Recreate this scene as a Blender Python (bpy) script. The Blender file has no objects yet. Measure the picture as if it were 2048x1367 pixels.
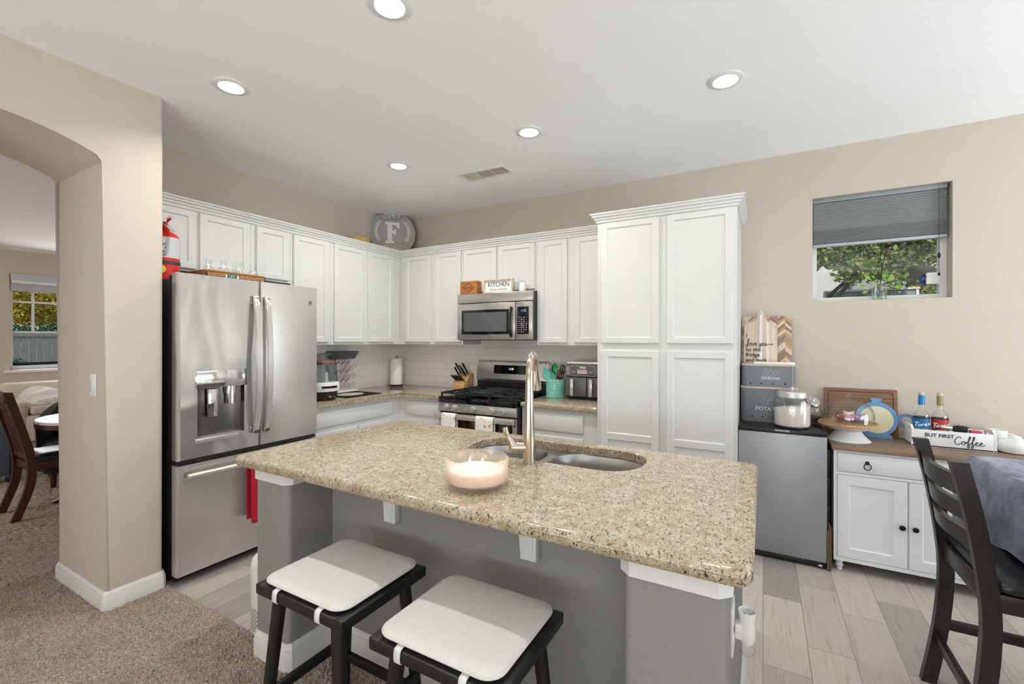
import bpy, bmesh, math, random
import numpy as np
from mathutils import Vector, Matrix
random.seed(11)
PI = math.pi
V = Vector
sc = bpy.context.scene
COL = sc.collection

# ------------------------------------------------------------------ camera
H = 1.4186
cam_data = bpy.data.cameras.new('camera')
cam = bpy.data.objects.new('camera', cam_data)
COL.objects.link(cam)
cam_data.sensor_width = 36.0
cam_data.lens = 892.34 / 2048 * 36.0
cam_data.shift_y = -3.63 / 2048
cam_data.clip_start = 0.02
yaw, roll = math.radians(29.406), 0.0015
F_ = V((-math.sin(yaw), math.cos(yaw), 0))
R_ = V((math.cos(yaw), math.sin(yaw), 0))
U_ = (V((0, 0, 1)) - roll * R_).normalized()
R_ = (R_ + roll * V((0, 0, 1))).normalized()
cam.matrix_world = Matrix(((R_.x, U_.x, -F_.x, 0), (R_.y, U_.y, -F_.y, 0), (R_.z, U_.z, -F_.z, H), (0, 0, 0, 1)))
sc.camera = cam

# ------------------------------------------------------------------ light
sc.view_settings.view_transform = 'Standard'
sc.view_settings.look = 'None'
sc.view_settings.gamma = 1.0
sc.view_settings.use_curve_mapping = False
sc.view_settings.exposure = 0.2
sc.cycles.max_bounces = 10
sc.cycles.diffuse_bounces = 6
sc.cycles.transparent_max_bounces = 24
sc.cycles.sample_clamp_indirect = 6.0
sc.cycles.caustics_reflective = False
sc.cycles.caustics_refractive = False

world = bpy.data.worlds.new('sky')
sc.world = world
world.use_nodes = True
wn = world.node_tree
wn.nodes.clear()
sky = wn.nodes.new('ShaderNodeTexSky')
sky.sky_type = 'HOSEK_WILKIE'
sky.sun_direction = (0.19, -0.88, 0.43)
sky.turbidity = 3.0
bg = wn.nodes.new('ShaderNodeBackground')
bg.inputs[1].default_value = 5.0
wo = wn.nodes.new('ShaderNodeOutputWorld')
wn.links.new(sky.outputs[0], bg.inputs[0])
wn.links.new(bg.outputs[0], wo.inputs[0])

SUN_EL, SUN_AZ = math.radians(24.5), math.radians(12)
sun_dir = V((-math.sin(SUN_AZ) * math.cos(SUN_EL), math.cos(SUN_AZ) * math.cos(SUN_EL), -math.sin(SUN_EL)))


def lamp(name, kind, loc, direction, energy, color=(1, 1, 1), **k):
    d = bpy.data.lights.new(name, kind)
    o = bpy.data.objects.new(name, d)
    COL.objects.link(o)
    o.location = loc
    o.rotation_euler = V(direction).to_track_quat('-Z', 'Y').to_euler()
    d.energy = energy
    d.color = color
    for a, v in k.items():
        setattr(d, a, v)
    return o


lamp('sun', 'SUN', (0, -8, 6), sun_dir, 2.0, (1.0, 0.96, 0.90), angle=0.003)
# daylight at the dining and living room windows, plus two added fill lamps
lamp('rear_fill', 'AREA', (0.2, -3.1, 1.25), (0, .5, .87), 205, (0.89, 0.955, 1.0), shape='RECTANGLE', size=4.6, size_y=2.0)  # added fill before the solid rear wall, tilted up to brighten the ceiling
lamp('daylight_dining', 'AREA', (3.3, 2.1, 1.25), (-.78, -.1, .62), 86, (0.90, 0.955, 1.0), shape='RECTANGLE', size=2.6, size_y=1.8)
lamp('daylight_living', 'AREA', (-9.9, 3.0, 1.65), (1, 0, -.25), 26, (1, 1, 1), shape='RECTANGLE', size=1.5, size_y=1.4)
lamp('living_fill', 'AREA', (-6.8, -2.4, 1.6), (-.35, 1, -.3), 100, (1, 1, 1), shape='RECTANGLE', size=2.4, size_y=1.8)  # added fill before a windowless wall, brightens the living room


# ------------------------------------------------------------------ materials
def lin(c):
    return tuple(((x / 255) / 12.92 if x / 255 <= 0.04045 else ((x / 255 + 0.055) / 1.055) ** 2.4) for x in c) + (1,)


MATS = {}


class N:
    """short-hand over a node tree"""

    def __init__(s, name):
        s.mat = bpy.data.materials.new(name)
        s.mat.use_nodes = True
        s.t = s.mat.node_tree
        s.t.nodes.clear()
        s.out = s.t.nodes.new('ShaderNodeOutputMaterial')
        MATS[name] = s.mat

    def n(s, kind, **k):
        x = s.t.nodes.new('ShaderNode' + kind)
        for a, v in k.items():
            setattr(x, a, v)
        return x

    def l(s, a, b):
        s.t.links.new(a, b)

    def coord(s, scale=(1, 1, 1), rot=(0, 0, 0)):
        c = s.n('TexCoord')
        m = s.n('Mapping')
        m.inputs['Scale'].default_value = scale
        m.inputs['Rotation'].default_value = rot
        s.l(c.outputs['Object'], m.inputs[0])
        return m.outputs[0]

    def noise(s, vec, scale, detail=3, rough=.5, dist=0):
        x = s.n('TexNoise')
        x.inputs['Scale'].default_value = scale
        x.inputs['Detail'].default_value = detail
        x.inputs['Roughness'].default_value = rough
        x.inputs['Distortion'].default_value = dist
        s.l(vec, x.inputs['Vector'])
        return x.outputs['Fac']

    def ramp(s, fac, stops, interp='LINEAR'):
        r = s.n('ValToRGB')
        r.color_ramp.interpolation = interp
        e = r.color_ramp.elements
        while len(e) < len(stops):
            e.new(0.5)
        for i, (p, c) in enumerate(stops):
            e[i].position = p
            e[i].color = c
        s.l(fac, r.inputs[0])
        return r.outputs[0]

    def mix(s, fac, a, b, blend='MIX'):
        x = s.n('Mix', data_type='RGBA', blend_type=blend)
        for sock, v in ((0, fac), (6, a), (7, b)):
            if hasattr(v, 'is_linked'):
                s.l(v, x.inputs[sock])
            else:
                x.inputs[sock].default_value = v
        return x.outputs[2]

    def bump(s, height, strength, dist=.002):
        x = s.n('Bump')
        x.inputs['Strength'].default_value = strength
        x.inputs['Distance'].default_value = dist
        s.l(height, x.inputs['Height'])
        return x.outputs[0]

    def bsdf(s, color, rough=.5, metal=0, normal=None, **k):
        p = s.n('BsdfPrincipled')
        for key, v in (('Base Color', color), ('Roughness', rough), ('Metallic', metal)):
            if hasattr(v, 'is_linked'):
                s.l(v, p.inputs[key])
            else:
                p.inputs[key].default_value = v
        for key, v in k.items():
            p.inputs[key.replace('_', ' ')].default_value = v
        if normal is not None:
            s.l(normal, p.inputs['Normal'])
        s.l(p.outputs[0], s.out.inputs[0])
        return p


def mat(name, c, rough=.5, metal=0, var=.04, vs=8, bump=0, bs=120, stretch=(1, 1, 1), **k):
    if name in MATS:
        return MATS[name]
    m = N(name)
    vec = m.coord(stretch)
    base = lin(c)
    f = m.noise(vec, vs, 4)
    col = m.ramp(f, [(.3, tuple(x * (1 - var) for x in base[:3]) + (1,)), (.7, tuple(min(1, x * (1 + var)) for x in base[:3]) + (1,))])
    nrm = m.bump(m.noise(vec, bs, 3), bump) if bump else None
    m.bsdf(col, rough, metal, nrm, **k)
    return m.mat


def glass(name, tint, refl=1.0, rough=0.0, edge=None):
    """clear glass seen through: mostly transparent, mirror-like towards grazing angles"""
    m = N(name)
    tr = m.n('BsdfTransparent')
    gl = m.n('BsdfGlossy')
    gl.inputs['Roughness'].default_value = rough
    gl.inputs['Color'].default_value = (refl, refl, refl, 1)
    lw = m.n('LayerWeight')
    lw.inputs[0].default_value = .5
    if edge:
        c = m.ramp(lw.outputs['Facing'], [(.45, tint), (.95, edge)])
        m.l(c, tr.inputs[0])
    else:
        tr.inputs[0].default_value = tint
    mx = m.n('MixShader')
    m.l(m.ramp(lw.outputs['Facing'], [(0, (.035,) * 3 + (1,)), (.6, (.06,) * 3 + (1,)), (.85, (.22,) * 3 + (1,)), (1, (.75,) * 3 + (1,))]), mx.inputs[0])
    m.l(tr.outputs[0], mx.inputs[1])
    m.l(gl.outputs[0], mx.inputs[2])
    m.l(mx.outputs[0], m.out.inputs[0])
    return m.mat


def emit(name, color, strength):
    m = N(name)
    e = m.n('Emission')
    e.inputs[0].default_value = color
    e.inputs[1].default_value = strength
    m.l(e.outputs[0], m.out.inputs[0])
    return m.mat


def m_wall(name, c, strength=.5):
    m = N(name)
    v = m.coord()
    a = m.noise(v, 7, 5, .6, .6)
    r = m.ramp(a, [(.50, (0, 0, 0, 1)), (.58, (1, 1, 1, 1))])
    fine = m.noise(v, 160, 3)
    h = m.mix(.12, r, fine)
    col = m.ramp(m.noise(v, 3, 3), [(.3, tuple(x * .985 for x in lin(c)[:3]) + (1,)), (.7, lin(c))])
    m.bsdf(col, .75, 0, m.bump(h, strength, .0015))
    return m.mat


WALL = m_wall('wall_paint', (200, 191, 177))
WALL2 = m_wall('island_paint', (145, 143, 141), .9)
CEIL = m_wall('ceiling_paint', (247, 248, 249), .25)
WHITE = mat('cabinet_white', (213, 213, 210), .38, var=.01)
TRIM = mat('trim_white', (226, 226, 223), .4, var=.01)
SIDEW = mat('sideboard_white', (228, 229, 231), .45, var=.015, vs=3, stretch=(1, 1, 12))
CORB = mat('corbel_white', (226, 226, 226), .5, var=.01)


def m_granite():
    m = N('granite')
    v = m.coord((1, 1.0, 1))
    vs = m.coord((1.9, .8, 1.3), (0, 0, .5))
    a = m.noise(v, 24, 5, .72)
    base = m.ramp(a, [(.30, lin((142, 124, 92))), (.45, lin((168, 154, 126))), (.6, lin((184, 174, 152))), (.75, lin((200, 194, 180)))])
    b = m.noise(vs, 105, 3, .6)
    gold = m.ramp(b, [(.54, (0, 0, 0, 1)), (.66, (1, 1, 1, 1))])
    c1 = m.mix(gold, base, lin((136, 114, 80)))
    d = m.noise(vs, 70, 5, .7)
    dark = m.ramp(d, [(.565, (0, 0, 0, 1)), (.605, (1, 1, 1, 1))])
    c2 = m.mix(dark, c1, lin((62, 52, 42)))
    e = m.noise(v, 190, 2, .5)
    lt = m.ramp(e, [(.62, (0, 0, 0, 1)), (.7, (1, 1, 1, 1))])
    c3 = m.mix(lt, c2, lin((214, 208, 194)))
    m.bsdf(c3, .09, 0, None)
    return m.mat


GRANITE = m_granite()


def m_planks():
    m = N('wood_look_tile')
    c = m.n('TexCoord')
    sp = m.n('SeparateXYZ')
    m.l(c.outputs['Object'], sp.inputs[0])
    cb = m.n('CombineXYZ')
    m.l(sp.outputs[1], cb.inputs[0])
    m.l(sp.outputs[0], cb.inputs[1])
    br = m.n('TexBrick')
    br.offset = .37
    br.offset_frequency = 2
    br.inputs['Color1'].default_value = (0, 0, 0, 1)
    br.inputs['Color2'].default_value = (1, 1, 1, 1)
    br.inputs['Mortar'].default_value = (.5, .5, .5, 1)
    br.inputs['Scale'].default_value = 1
    br.inputs['Mortar Size'].default_value = .0020
    br.inputs['Mortar Smooth'].default_value = .1
    br.inputs['Brick Width'].default_value = .62
    br.inputs['Row Height'].default_value = .18
    m.l(cb.outputs[0], br.inputs[0])
    tone = m.ramp(br.outputs['Color'], [(0, lin((150, 144, 139))), (.35, lin((187, 179, 169))), (.7, lin((196, 188, 178))), (1, lin((170, 164, 158)))])
    # grain running along each plank, shifted from plank to plank
    ad = m.n('VectorMath', operation='ADD')
    m.l(cb.outputs[0], ad.inputs[0])
    sc3 = m.n('VectorMath', operation='SCALE')
    m.l(br.outputs['Color'], sc3.inputs[0])
    sc3.inputs[3].default_value = 37.0
    m.l(sc3.outputs[0], ad.inputs[1])
    mp = m.n('Mapping')
    mp.inputs['Scale'].default_value = (1.1, 20, 1)
    m.l(ad.outputs[0], mp.inputs[0])
    g = m.noise(mp.outputs[0], 2.4, 9, .68, 1.6)
    grain = m.ramp(g, [(.32, (.74, .72, .7, 1)), (.5, (1, 1, 1, 1)), (.68, (1.0, .99, .98, 1)), (.8, (.86, .84, .82, 1))])
    col = m.mix(1.0, tone, grain, 'MULTIPLY')
    col2 = m.mix(br.outputs['Fac'], col, lin((142, 135, 128)))
    hh = m.mix(br.outputs['Fac'], g, (0, 0, 0, 1))
    m.bsdf(col2, .42, 0, m.bump(hh, .25, .0012))
    return m.mat


PLANK = m_planks()


def m_carpet():
    m = N('carpet_pile')
    v = m.coord()
    a = m.noise(v, 170, 3, .7)
    b = m.noise(v, 5, 3, .5)
    col = m.ramp(a, [(.33, lin((116, 100, 86))), (.5, lin((172, 154, 137))), (.66, lin((210, 194, 176)))])
    sh = m.ramp(b, [(.3, (.86, .86, .86, 1)), (.7, (1, 1, 1, 1))])
    m.bsdf(m.mix(1.0, col, sh, 'MULTIPLY'), .95, 0, m.bump(a, .8, .006), Sheen_Weight=.3)
    return m.mat


CARPET = m_carpet()


def m_splash():
    m = N('backsplash_tile')
    c = m.n('TexCoord')
    sp = m.n('SeparateXYZ')
    m.l(c.outputs['Object'], sp.inputs[0])
    ad = m.n('Math', operation='ADD')
    m.l(sp.outputs[0], ad.inputs[0])
    m.l(sp.outputs[1], ad.inputs[1])
    cb = m.n('CombineXYZ')
    m.l(ad.outputs[0], cb.inputs[0])
    m.l(sp.outputs[2], cb.inputs[1])
    br = m.n('TexBrick')
    br.inputs['Color1'].default_value = lin((238, 234, 228))
    br.inputs['Color2'].default_value = lin((243, 239, 234))
    br.inputs['Mortar'].default_value = lin((212, 206, 199))
    br.inputs['Scale'].default_value = 1
    br.inputs['Mortar Size'].default_value = .0016
    br.inputs['Brick Width'].default_value = .158
    br.inputs['Row Height'].default_value = .079
    m.l(cb.outputs[0], br.inputs[0])
    m.bsdf(br.outputs['Color'], .22, 0, None)
    return m.mat


SPLASH = m_splash()


def m_steel(name, c, rough, wav=0.0, axis='z', metal=1.0, aniso=0.0):
    m = N(name)
    st = {'z': (1, 1, 60), 'h': (60, 60, 1), 'n': (1, 1, 1)}[axis]
    v = m.coord(st)
    f = m.noise(v, 14, 3)
    col = m.ramp(f, [(.3, tuple(x * .975 for x in lin(c)[:3]) + (1,)), (.7, lin(c))])
    r = m.n('MapRange')
    m.l(f, r.inputs[0])
    r.inputs[3].default_value = rough * .85
    r.inputs[4].default_value = rough * 1.15
    nb = None
    if wav:
        w = m.noise(m.coord((1, 1.0, .42)), 4.2, 1, .4, .3)
        nb = m.bump(w, wav, .03)
    m.bsdf(col, r.outputs[0], metal, nb, Anisotropic=aniso)
    return m.mat


STEEL = m_steel('brushed_steel', (204, 201, 197), .30, 0, 'z', .62, .75)
STEELW = m_steel('brushed_steel_door', (208, 207, 206), .13, .75, 'z', .80, .6)
STEELD = m_steel('dark_steel', (120, 117, 113), .3, 0, 'z')
STEELR = m_steel('range_steel', (190, 186, 180), .3, 0, 'z', .85, .6)
SINKM = m_steel('sink_steel', (170, 168, 166), .3, 0, 'h')
CHROME = mat('chrome', (225, 225, 228), .08, 1, var=.01)
NICKEL = m_steel('brushed_nickel', (198, 188, 174), .2, 0, 'h')
GREYDOOR = m_steel('grey_fridge_door', (166, 168, 171), .45, 0, 'n', .6)
BLACK = mat('black_plastic', (22, 22, 23), .35, var=.05)
BLACKG = mat('black_glass', (12, 12, 14), .06, var=.02)
IRON = mat('cast_iron', (30, 30, 31), .55, var=.1, bump=.2)
RUBBER = mat('dark_grey_plastic', (58, 58, 60), .45)
CHARCOAL = mat('charcoal_side', (34, 33, 33), .5)
STOOLW = mat('black_wood', (21, 19, 18), .45, var=.15, vs=6, stretch=(2, 2, 20))
DARKW = mat('espresso_wood', (33, 25, 22), .32, var=.2, vs=7, stretch=(6, 6, 1))
CHERRY = mat('dark_cherry_wood', (82, 44, 30), .3, var=.2, vs=7, stretch=(6, 6, 1))
LEATHER = mat('black_leather', (28, 28, 31), .28, var=.06, bump=.15, bs=60)
CUSH = mat('cushion_fabric', (214, 210, 204), .95, var=.03, vs=40, bump=.35, bs=260, Sheen_Weight=.2)
STRAP = mat('white_strap', (225, 224, 222), .8)


def m_wood(name, c1, c2, sc_=(3, 30, 3), rough=.5, s=1.6):
    m = N(name)
    f = m.noise(m.coord(sc_), s, 6, .6, .8)
    m.bsdf(m.ramp(f, [(.32, lin(c1)), (.68, lin(c2))]), rough, 0, m.bump(f, .1))
    return m.mat


OAK = m_wood('walnut_top', (118, 95, 78), (150, 126, 106), (2.5, 30, 2), .45)
BOARDW = m_wood('brown_board', (112, 78, 54), (146, 106, 76), (2, 4, 40), .5)
PALEW = m_wood('pale_wood', (196, 176, 152), (222, 205, 184), (30, 30, 2), .6)
GREYW = m_wood('whitewashed_wood', (176, 158, 142), (206, 190, 176), (30, 30, 2), .6)
ORANGEW = m_wood('orange_wood', (160, 96, 46), (186, 120, 64), (2, 30, 30), .45)
BLOCKW = m_wood('blonde_block', (194, 150, 96), (216, 176, 122), (20, 20, 2), .5)
WICKER = mat('wicker', (168, 118, 66), .7, var=.35, vs=60, bump=.6, bs=90)
WICKERL = mat('straw', (196, 160, 100), .7, var=.3, vs=60, bump=.6, bs=90)
GLASS = glass('clear_glass', (.985, .99, .988, 1), 1, 0, (.82, .85, .85, 1))
GLASSW = glass('window_glass', (.985, .99, .99, 1), .5)
GLASSK = glass('candle_glass', (1, .97, .955, 1), 1, .03, (.97, .90, .86, 1))
_t = GLASSK.node_tree
_d = _t.nodes.new('ShaderNodeBsdfTranslucent')
_d.inputs[0].default_value = (.95, .86, .82, 1)
_x = _t.nodes.new('ShaderNodeMixShader')
_x.inputs[0].default_value = .3
_o = next(n for n in _t.nodes if n.type == 'OUTPUT_MATERIAL')
_s = _o.inputs[0].links[0].from_socket
_t.links.new(_s, _x.inputs[1])
_t.links.new(_d.outputs[0], _x.inputs[2])
_t.links.new(_x.outputs[0], _o.inputs[0])
GLASST = glass('smoked_dome', (.62, .68, .68, 1), 1, .02, (.34, .40, .42, 1))
GREENW = glass('green_water', (.84, .93, .80, 1), .8)
BLACKP = mat('black_print', (32, 30, 29), .7)
GREYP = mat('grey_print', (120, 112, 104), .8)
WHITEP = mat('white_print', (238, 238, 236), .6)
PORC = mat('white_porcelain', (238, 238, 236), .15, var=.01)
OFFW = mat('white_plastic', (232, 231, 228), .35, var=.01)
PAPER = mat('paper_white', (240, 239, 236), .9, var=.015, bump=.3, bs=150)
TEAL = mat('teal_glaze', (122, 200, 184), .25, var=.06)
TEALS = mat('teal_silicone', (112, 196, 184), .45)
GREENS = mat('green_silicone', (30, 150, 84), .4)
GREYBOX = mat('grey_tin', (112, 115, 121), .38, var=.02)
BLUE = mat('blue_paint', (106, 152, 196), .55, var=.03)
CREAM = mat('cream_paint', (226, 220, 186), .6)
RED = mat('red_enamel', (208, 34, 30), .3)
REDT = mat('red_towel', (176, 22, 44), .95, var=.12, vs=60, bump=.5, bs=200)
REDD = mat('deep_red_towel', (148, 8, 28), .95, bump=.4, bs=200)
PINK = mat('pink_red', (206, 70, 84), .6)
BRONZE = mat('dark_bronze', (38, 32, 30), .35, .7)
WAX = mat('pink_wax', (238, 224, 214), .6, var=.02)
FLAME = emit('flame', (1, .82, .5, 1), 14)
LENS = emit('lamp_lens', (1, .98, .95, 1), 9)
LCD = emit('display_blue', (.35, .6, 1, 1), 1.2)
LCDW = emit('display_white', (.9, .95, 1, 1), 1.3)


# ------------------------------------------------------------------ mesh helpers
WM = {}          # world matrix of things and parts, kept by hand


class B:
    """collects shapes, then links them as ONE mesh object"""

    def __init__(s):
        s.v, s.f, s.mi = [], [], []
        s.X = Matrix.Identity(4)
        s.m = 0

    def raw(s, verts, faces):
        o = len(s.v)
        s.v += [tuple(s.X @ V(p)) for p in verts]
        s.f += [tuple(i + o for i in f) for f in faces]
        s.mi += [s.m] * len(faces)
        return s

    def bmesh_in(s, bm):
        bm.verts.index_update()
        s.raw([v.co.copy() for v in bm.verts], [[v.index for v in f.verts] for f in bm.faces])
        bm.free()

    def box(s, x0, y0, z0, x1, y1, z1, bev=0, seg=2):
        bm = bmesh.new()
        bmesh.ops.create_cube(bm, size=1)
        for v in bm.verts:
            v.co = V((x0 + (v.co.x + .5) * (x1 - x0), y0 + (v.co.y + .5) * (y1 - y0), z0 + (v.co.z + .5) * (z1 - z0)))
        if bev:
            bmesh.ops.bevel(bm, geom=bm.edges[:], offset=min(bev, .49 * min(abs(x1 - x0), abs(y1 - y0), abs(z1 - z0))), segments=seg, profile=.5, affect='EDGES')
        s.bmesh_in(bm)
        return s

    def prism(s, pts, O, U, W, D, bev=0, seg=2):
        """polygon pts in the plane O+U+W, pushed along D"""
        O, U, W, D = V(O), V(U), V(W), V(D)
        bm = bmesh.new()
        a = [bm.verts.new(O + U * p[0] + W * p[1]) for p in pts]
        b = [bm.verts.new(O + U * p[0] + W * p[1] + D) for p in pts]
        n = len(pts)
        bm.faces.new(a[::-1])
        bm.faces.new(b)
        for i in range(n):
            bm.faces.new((a[i], a[(i + 1) % n], b[(i + 1) % n], b[i]))
        if bev:
            bmesh.ops.bevel(bm, geom=bm.edges[:], offset=bev, segments=seg, profile=.5, affect='EDGES')
        s.bmesh_in(bm)
        return s

    def tube(s, pts, r, n=10, closed=False, flat=1.0):
        pts = [V(p) for p in pts]
        m = len(pts)
        rr = r if isinstance(r, (list, tuple)) else [r] * m
        T = []
        for i in range(m):
            a = pts[(i + 1) % m] if closed or i < m - 1 else pts[i]
            b = pts[i - 1] if closed or i > 0 else pts[i]
            T.append((a - b).normalized())
        up = V((0, 0, 1)) if abs(T[0].z) < .9 else V((1, 0, 0))
        nx = T[0].cross(up).normalized()
        verts = []
        for i in range(m):
            nx = (nx - T[i] * nx.dot(T[i])).normalized()
            ny = T[i].cross(nx)
            for k in range(n):
                a = 2 * PI * k / n
                verts.append(pts[i] + (nx * math.cos(a) + ny * math.sin(a) * flat) * rr[i])
        faces = []
        for i in range(m if closed else m - 1):
            j = (i + 1) % m
            for k in range(n):
                k2 = (k + 1) % n
                faces.append((i * n + k, i * n + k2, j * n + k2, j * n + k))
        if not closed:
            faces.append(tuple(range(n))[::-1])
            faces.append(tuple((m - 1) * n + k for k in range(n)))
        return s.raw(verts, faces)

    def cyl(s, p0, p1, r0, r1=None, n=24):
        return s.tube([p0, p1], [r0, r0 if r1 is None else r1], n)

    def lathe(s, prof, c=(0, 0, 0), n=32, cap0=False, cap1=False):
        """profile of (radius, z) turned about the vertical through c"""
        verts, faces = [], []
        for r, z in prof:
            for k in range(n):
                a = 2 * PI * k / n
                verts.append((c[0] + r * math.cos(a), c[1] + r * math.sin(a), c[2] + z))
        for i in range(len(prof) - 1):
            for k in range(n):
                k2 = (k + 1) % n
                faces.append((i * n + k, i * n + k2, (i + 1) * n + k2, (i + 1) * n + k))
        if cap0:
            faces.append(tuple(range(n))[::-1])
        if cap1:
            faces.append(tuple((len(prof) - 1) * n + k for k in range(n)))
        return s.raw(verts, faces)

    def ball(s, c, r, n=16, sx=1, sy=1, sz=1):
        m = max(6, n // 2)
        prof = [(max(1e-5, r * math.sin(PI * i / m)), -r * sz * math.cos(PI * i / m)) for i in range(m + 1)]
        X = s.X
        s.X = X @ Matrix.Translation(V(c)) @ Matrix.Diagonal((sx, sy, 1, 1))
        s.lathe(prof, (0, 0, 0), n)
        s.X = X
        return s

    def loft(s, loops, cap0=True, cap1=True):
        n = len(loops[0])
        verts = [p for lp in loops for p in lp]
        faces = []
        for i in range(len(loops) - 1):
            for k in range(n):
                k2 = (k + 1) % n
                faces.append((i * n + k, i * n + k2, (i + 1) * n + k2, (i + 1) * n + k))
        if cap0:
            faces.append(tuple(range(n))[::-1])
        if cap1:
            faces.append(tuple((len(loops) - 1) * n + k for k in range(n)))
        return s.raw(verts, faces)

    def door(s, O, U, W, D, w, h, st=.055, t=.02, mids=(), ins=.008, bev=.007, st2=None):
        """panelled door: frame with recessed panel(s); O lower-left corner on its back plane"""
        O, U, W, D = V(O), V(U), V(W), V(D)
        st2 = st2 or st
        c = .003
        cols = [c, st, w - st, w - c]
        rows = [c, st2]
        for a, b in mids:
            rows += [a, b]
        rows += [h - st2, h - c]

        def q(x, y, d):
            return O + U * x + W * y + D * d

        for i in range(3):
            for j in range(len(rows) - 1):
                x0, x1, y0, y1 = cols[i], cols[i + 1], rows[j], rows[j + 1]
                if i == 1 and j % 2 == 1:
                    a = [q(x0, y0, t), q(x1, y0, t), q(x1, y1, t), q(x0, y1, t)]
                    k = bev
                    b = [q(x0 + k, y0 + k, t - ins), q(x1 - k, y0 + k, t - ins), q(x1 - k, y1 - k, t - ins), q(x0 + k, y1 - k, t - ins)]
                    s.raw(a + b, [(0, 1, 5, 4), (1, 2, 6, 5), (2, 3, 7, 6), (3, 0, 4, 7), (4, 5, 6, 7)])
                else:
                    s.raw([q(x0, y0, t), q(x1, y0, t), q(x1, y1, t), q(x0, y1, t)], [(0, 1, 2, 3)])
        f = [(c, c), (w - c, c), (w - c, h - c), (c, h - c)]
        g = [(0, 0), (w, 0), (w, h), (0, h)]
        vs = [q(x, y, t) for x, y in f] + [q(x, y, t - c) for x, y in g] + [q(x, y, 0) for x, y in g]
        fs = []
        for k in range(4):
            k2 = (k + 1) % 4
            fs += [(k, k2, 4 + k2, 4 + k), (4 + k, 4 + k2, 8 + k2, 8 + k)]
        return s.raw(vs, fs)

    def build(s, name, mats, parent=None, smooth=35, merge=False):
        mats = mats if isinstance(mats, (list, tuple)) else [mats]
        me = bpy.data.meshes.new(name)
        M = WM[parent].inverted() if parent else Matrix.Identity(4)
        me.from_pydata([tuple(M @ V(p)) for p in s.v], [], s.f)
        me.polygons.foreach_set('material_index', s.mi)
        for m in mats:
            me.materials.append(m)
        bm = bmesh.new()
        bm.from_mesh(me)
        if merge:
            bmesh.ops.remove_doubles(bm, verts=bm.verts[:], dist=2e-6)
        bmesh.ops.recalc_face_normals(bm, faces=bm.faces[:])
        bm.to_mesh(me)
        bm.free()
        if smooth:
            me.polygons.foreach_set('use_smooth', [True] * len(me.polygons))
            me.set_sharp_from_angle(angle=math.radians(smooth))
        o = bpy.data.objects.new(name, me)
        COL.objects.link(o)
        if parent:
            o.parent = parent
            WM[o] = WM[parent]
        else:
            WM[o] = Matrix.Identity(4)
        return o


def thing(name, label, cat, loc=(0, 0, 0), rz=0, group=None, rot=None):
    o = bpy.data.objects.new(name, None)
    o.empty_display_size = .05
    COL.objects.link(o)
    o.location = loc
    o.rotation_euler = rot or (0, 0, rz)
    WM[o] = Matrix.Translation(V(loc)) @ o.rotation_euler.to_matrix().to_4x4()
    o['label'] = label
    o['category'] = cat
    if group:
        o['group'] = group
    return o


def tag(o, label, cat, group=None, kind=None):
    o['label'] = label
    o['category'] = cat
    if group:
        o['group'] = group
    if kind:
        o['kind'] = kind
    return o


def struct(b, name, mats, smooth=35):
    o = b.build(name, mats, None, smooth)
    o['kind'] = 'structure'
    return o


def local(parent, b=None):
    """a builder whose coordinates are the thing's own"""
    b = b or B()
    b.X = WM[parent].copy()
    return b


def crv(pts, n=6, closed=False):
    """Catmull-Rom through pts"""
    P = [V(p) for p in pts]
    out = []
    m = len(P)
    for i in range(m if closed else m - 1):
        p0 = P[i - 1] if (closed or i > 0) else P[i]
        p1, p2 = P[i], P[(i + 1) % m]
        p3 = P[(i + 2) % m] if (closed or i + 2 < m) else p2
        for k in range(n):
            t = k / n
            out.append(.5 * ((2 * p1) + (p2 - p0) * t + (2 * p0 - 5 * p1 + 4 * p2 - p3) * t * t + (3 * p1 - p0 - 3 * p2 + p3) * t ** 3))
    if not closed:
        out.append(P[-1])
    return out


def rrect(x0, y0, x1, y1, r, n=6, z=0.0):
    out = []
    for cx, cy, a0 in ((x1 - r, y1 - r, 0), (x0 + r, y1 - r, 90), (x0 + r, y0 + r, 180), (x1 - r, y0 + r, 270)):
        for k in range(n + 1):
            a = math.radians(a0 + 90 * k / n)
            out.append(V((cx + r * math.cos(a), cy + r * math.sin(a), z)))
    return out


def fill(loops):
    """flat face between closed loops (outer first, then holes): verts, tris"""
    bm = bmesh.new()
    es = []
    for lp in loops:
        vs = [bm.verts.new(p) for p in lp]
        es += [bm.edges.new((vs[i], vs[(i + 1) % len(vs)])) for i in range(len(vs))]
    bmesh.ops.triangle_fill(bm, use_beauty=True, use_dissolve=False, edges=es)
    bm.verts.index_update()
    r = [v.co.copy() for v in bm.verts], [[v.index for v in f.verts] for f in bm.faces]
    bm.free()
    return r


def text(s, size, O, U, W, name, m, parent, ext=.0006, shear=0, sx=1.0, bold=0, align='CENTER', lift=.0004):
    cu = bpy.data.curves.new('t', 'FONT')
    cu.body = s
    cu.size = size
    cu.extrude = ext
    cu.shear = shear
    cu.offset = bold
    cu.align_x = align
    cu.resolution_u = 3
    ob = bpy.data.objects.new('t', cu)
    COL.objects.link(ob)
    me = bpy.data.meshes.new_from_object(ob.evaluated_get(bpy.context.evaluated_depsgraph_get()))
    bpy.data.objects.remove(ob)
    U, W = V(U).normalized(), V(W).normalized()
    D = U.cross(W)
    b = B()
    off = D * (ext + lift)
    b.raw([V(O) + U * (v.co.x * sx) + W * v.co.y + D * v.co.z + off for v in me.vertices], [list(p.vertices) for p in me.polygons])
    bpy.data.meshes.remove(me)
    return b.build(name, m, parent, 0)


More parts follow.
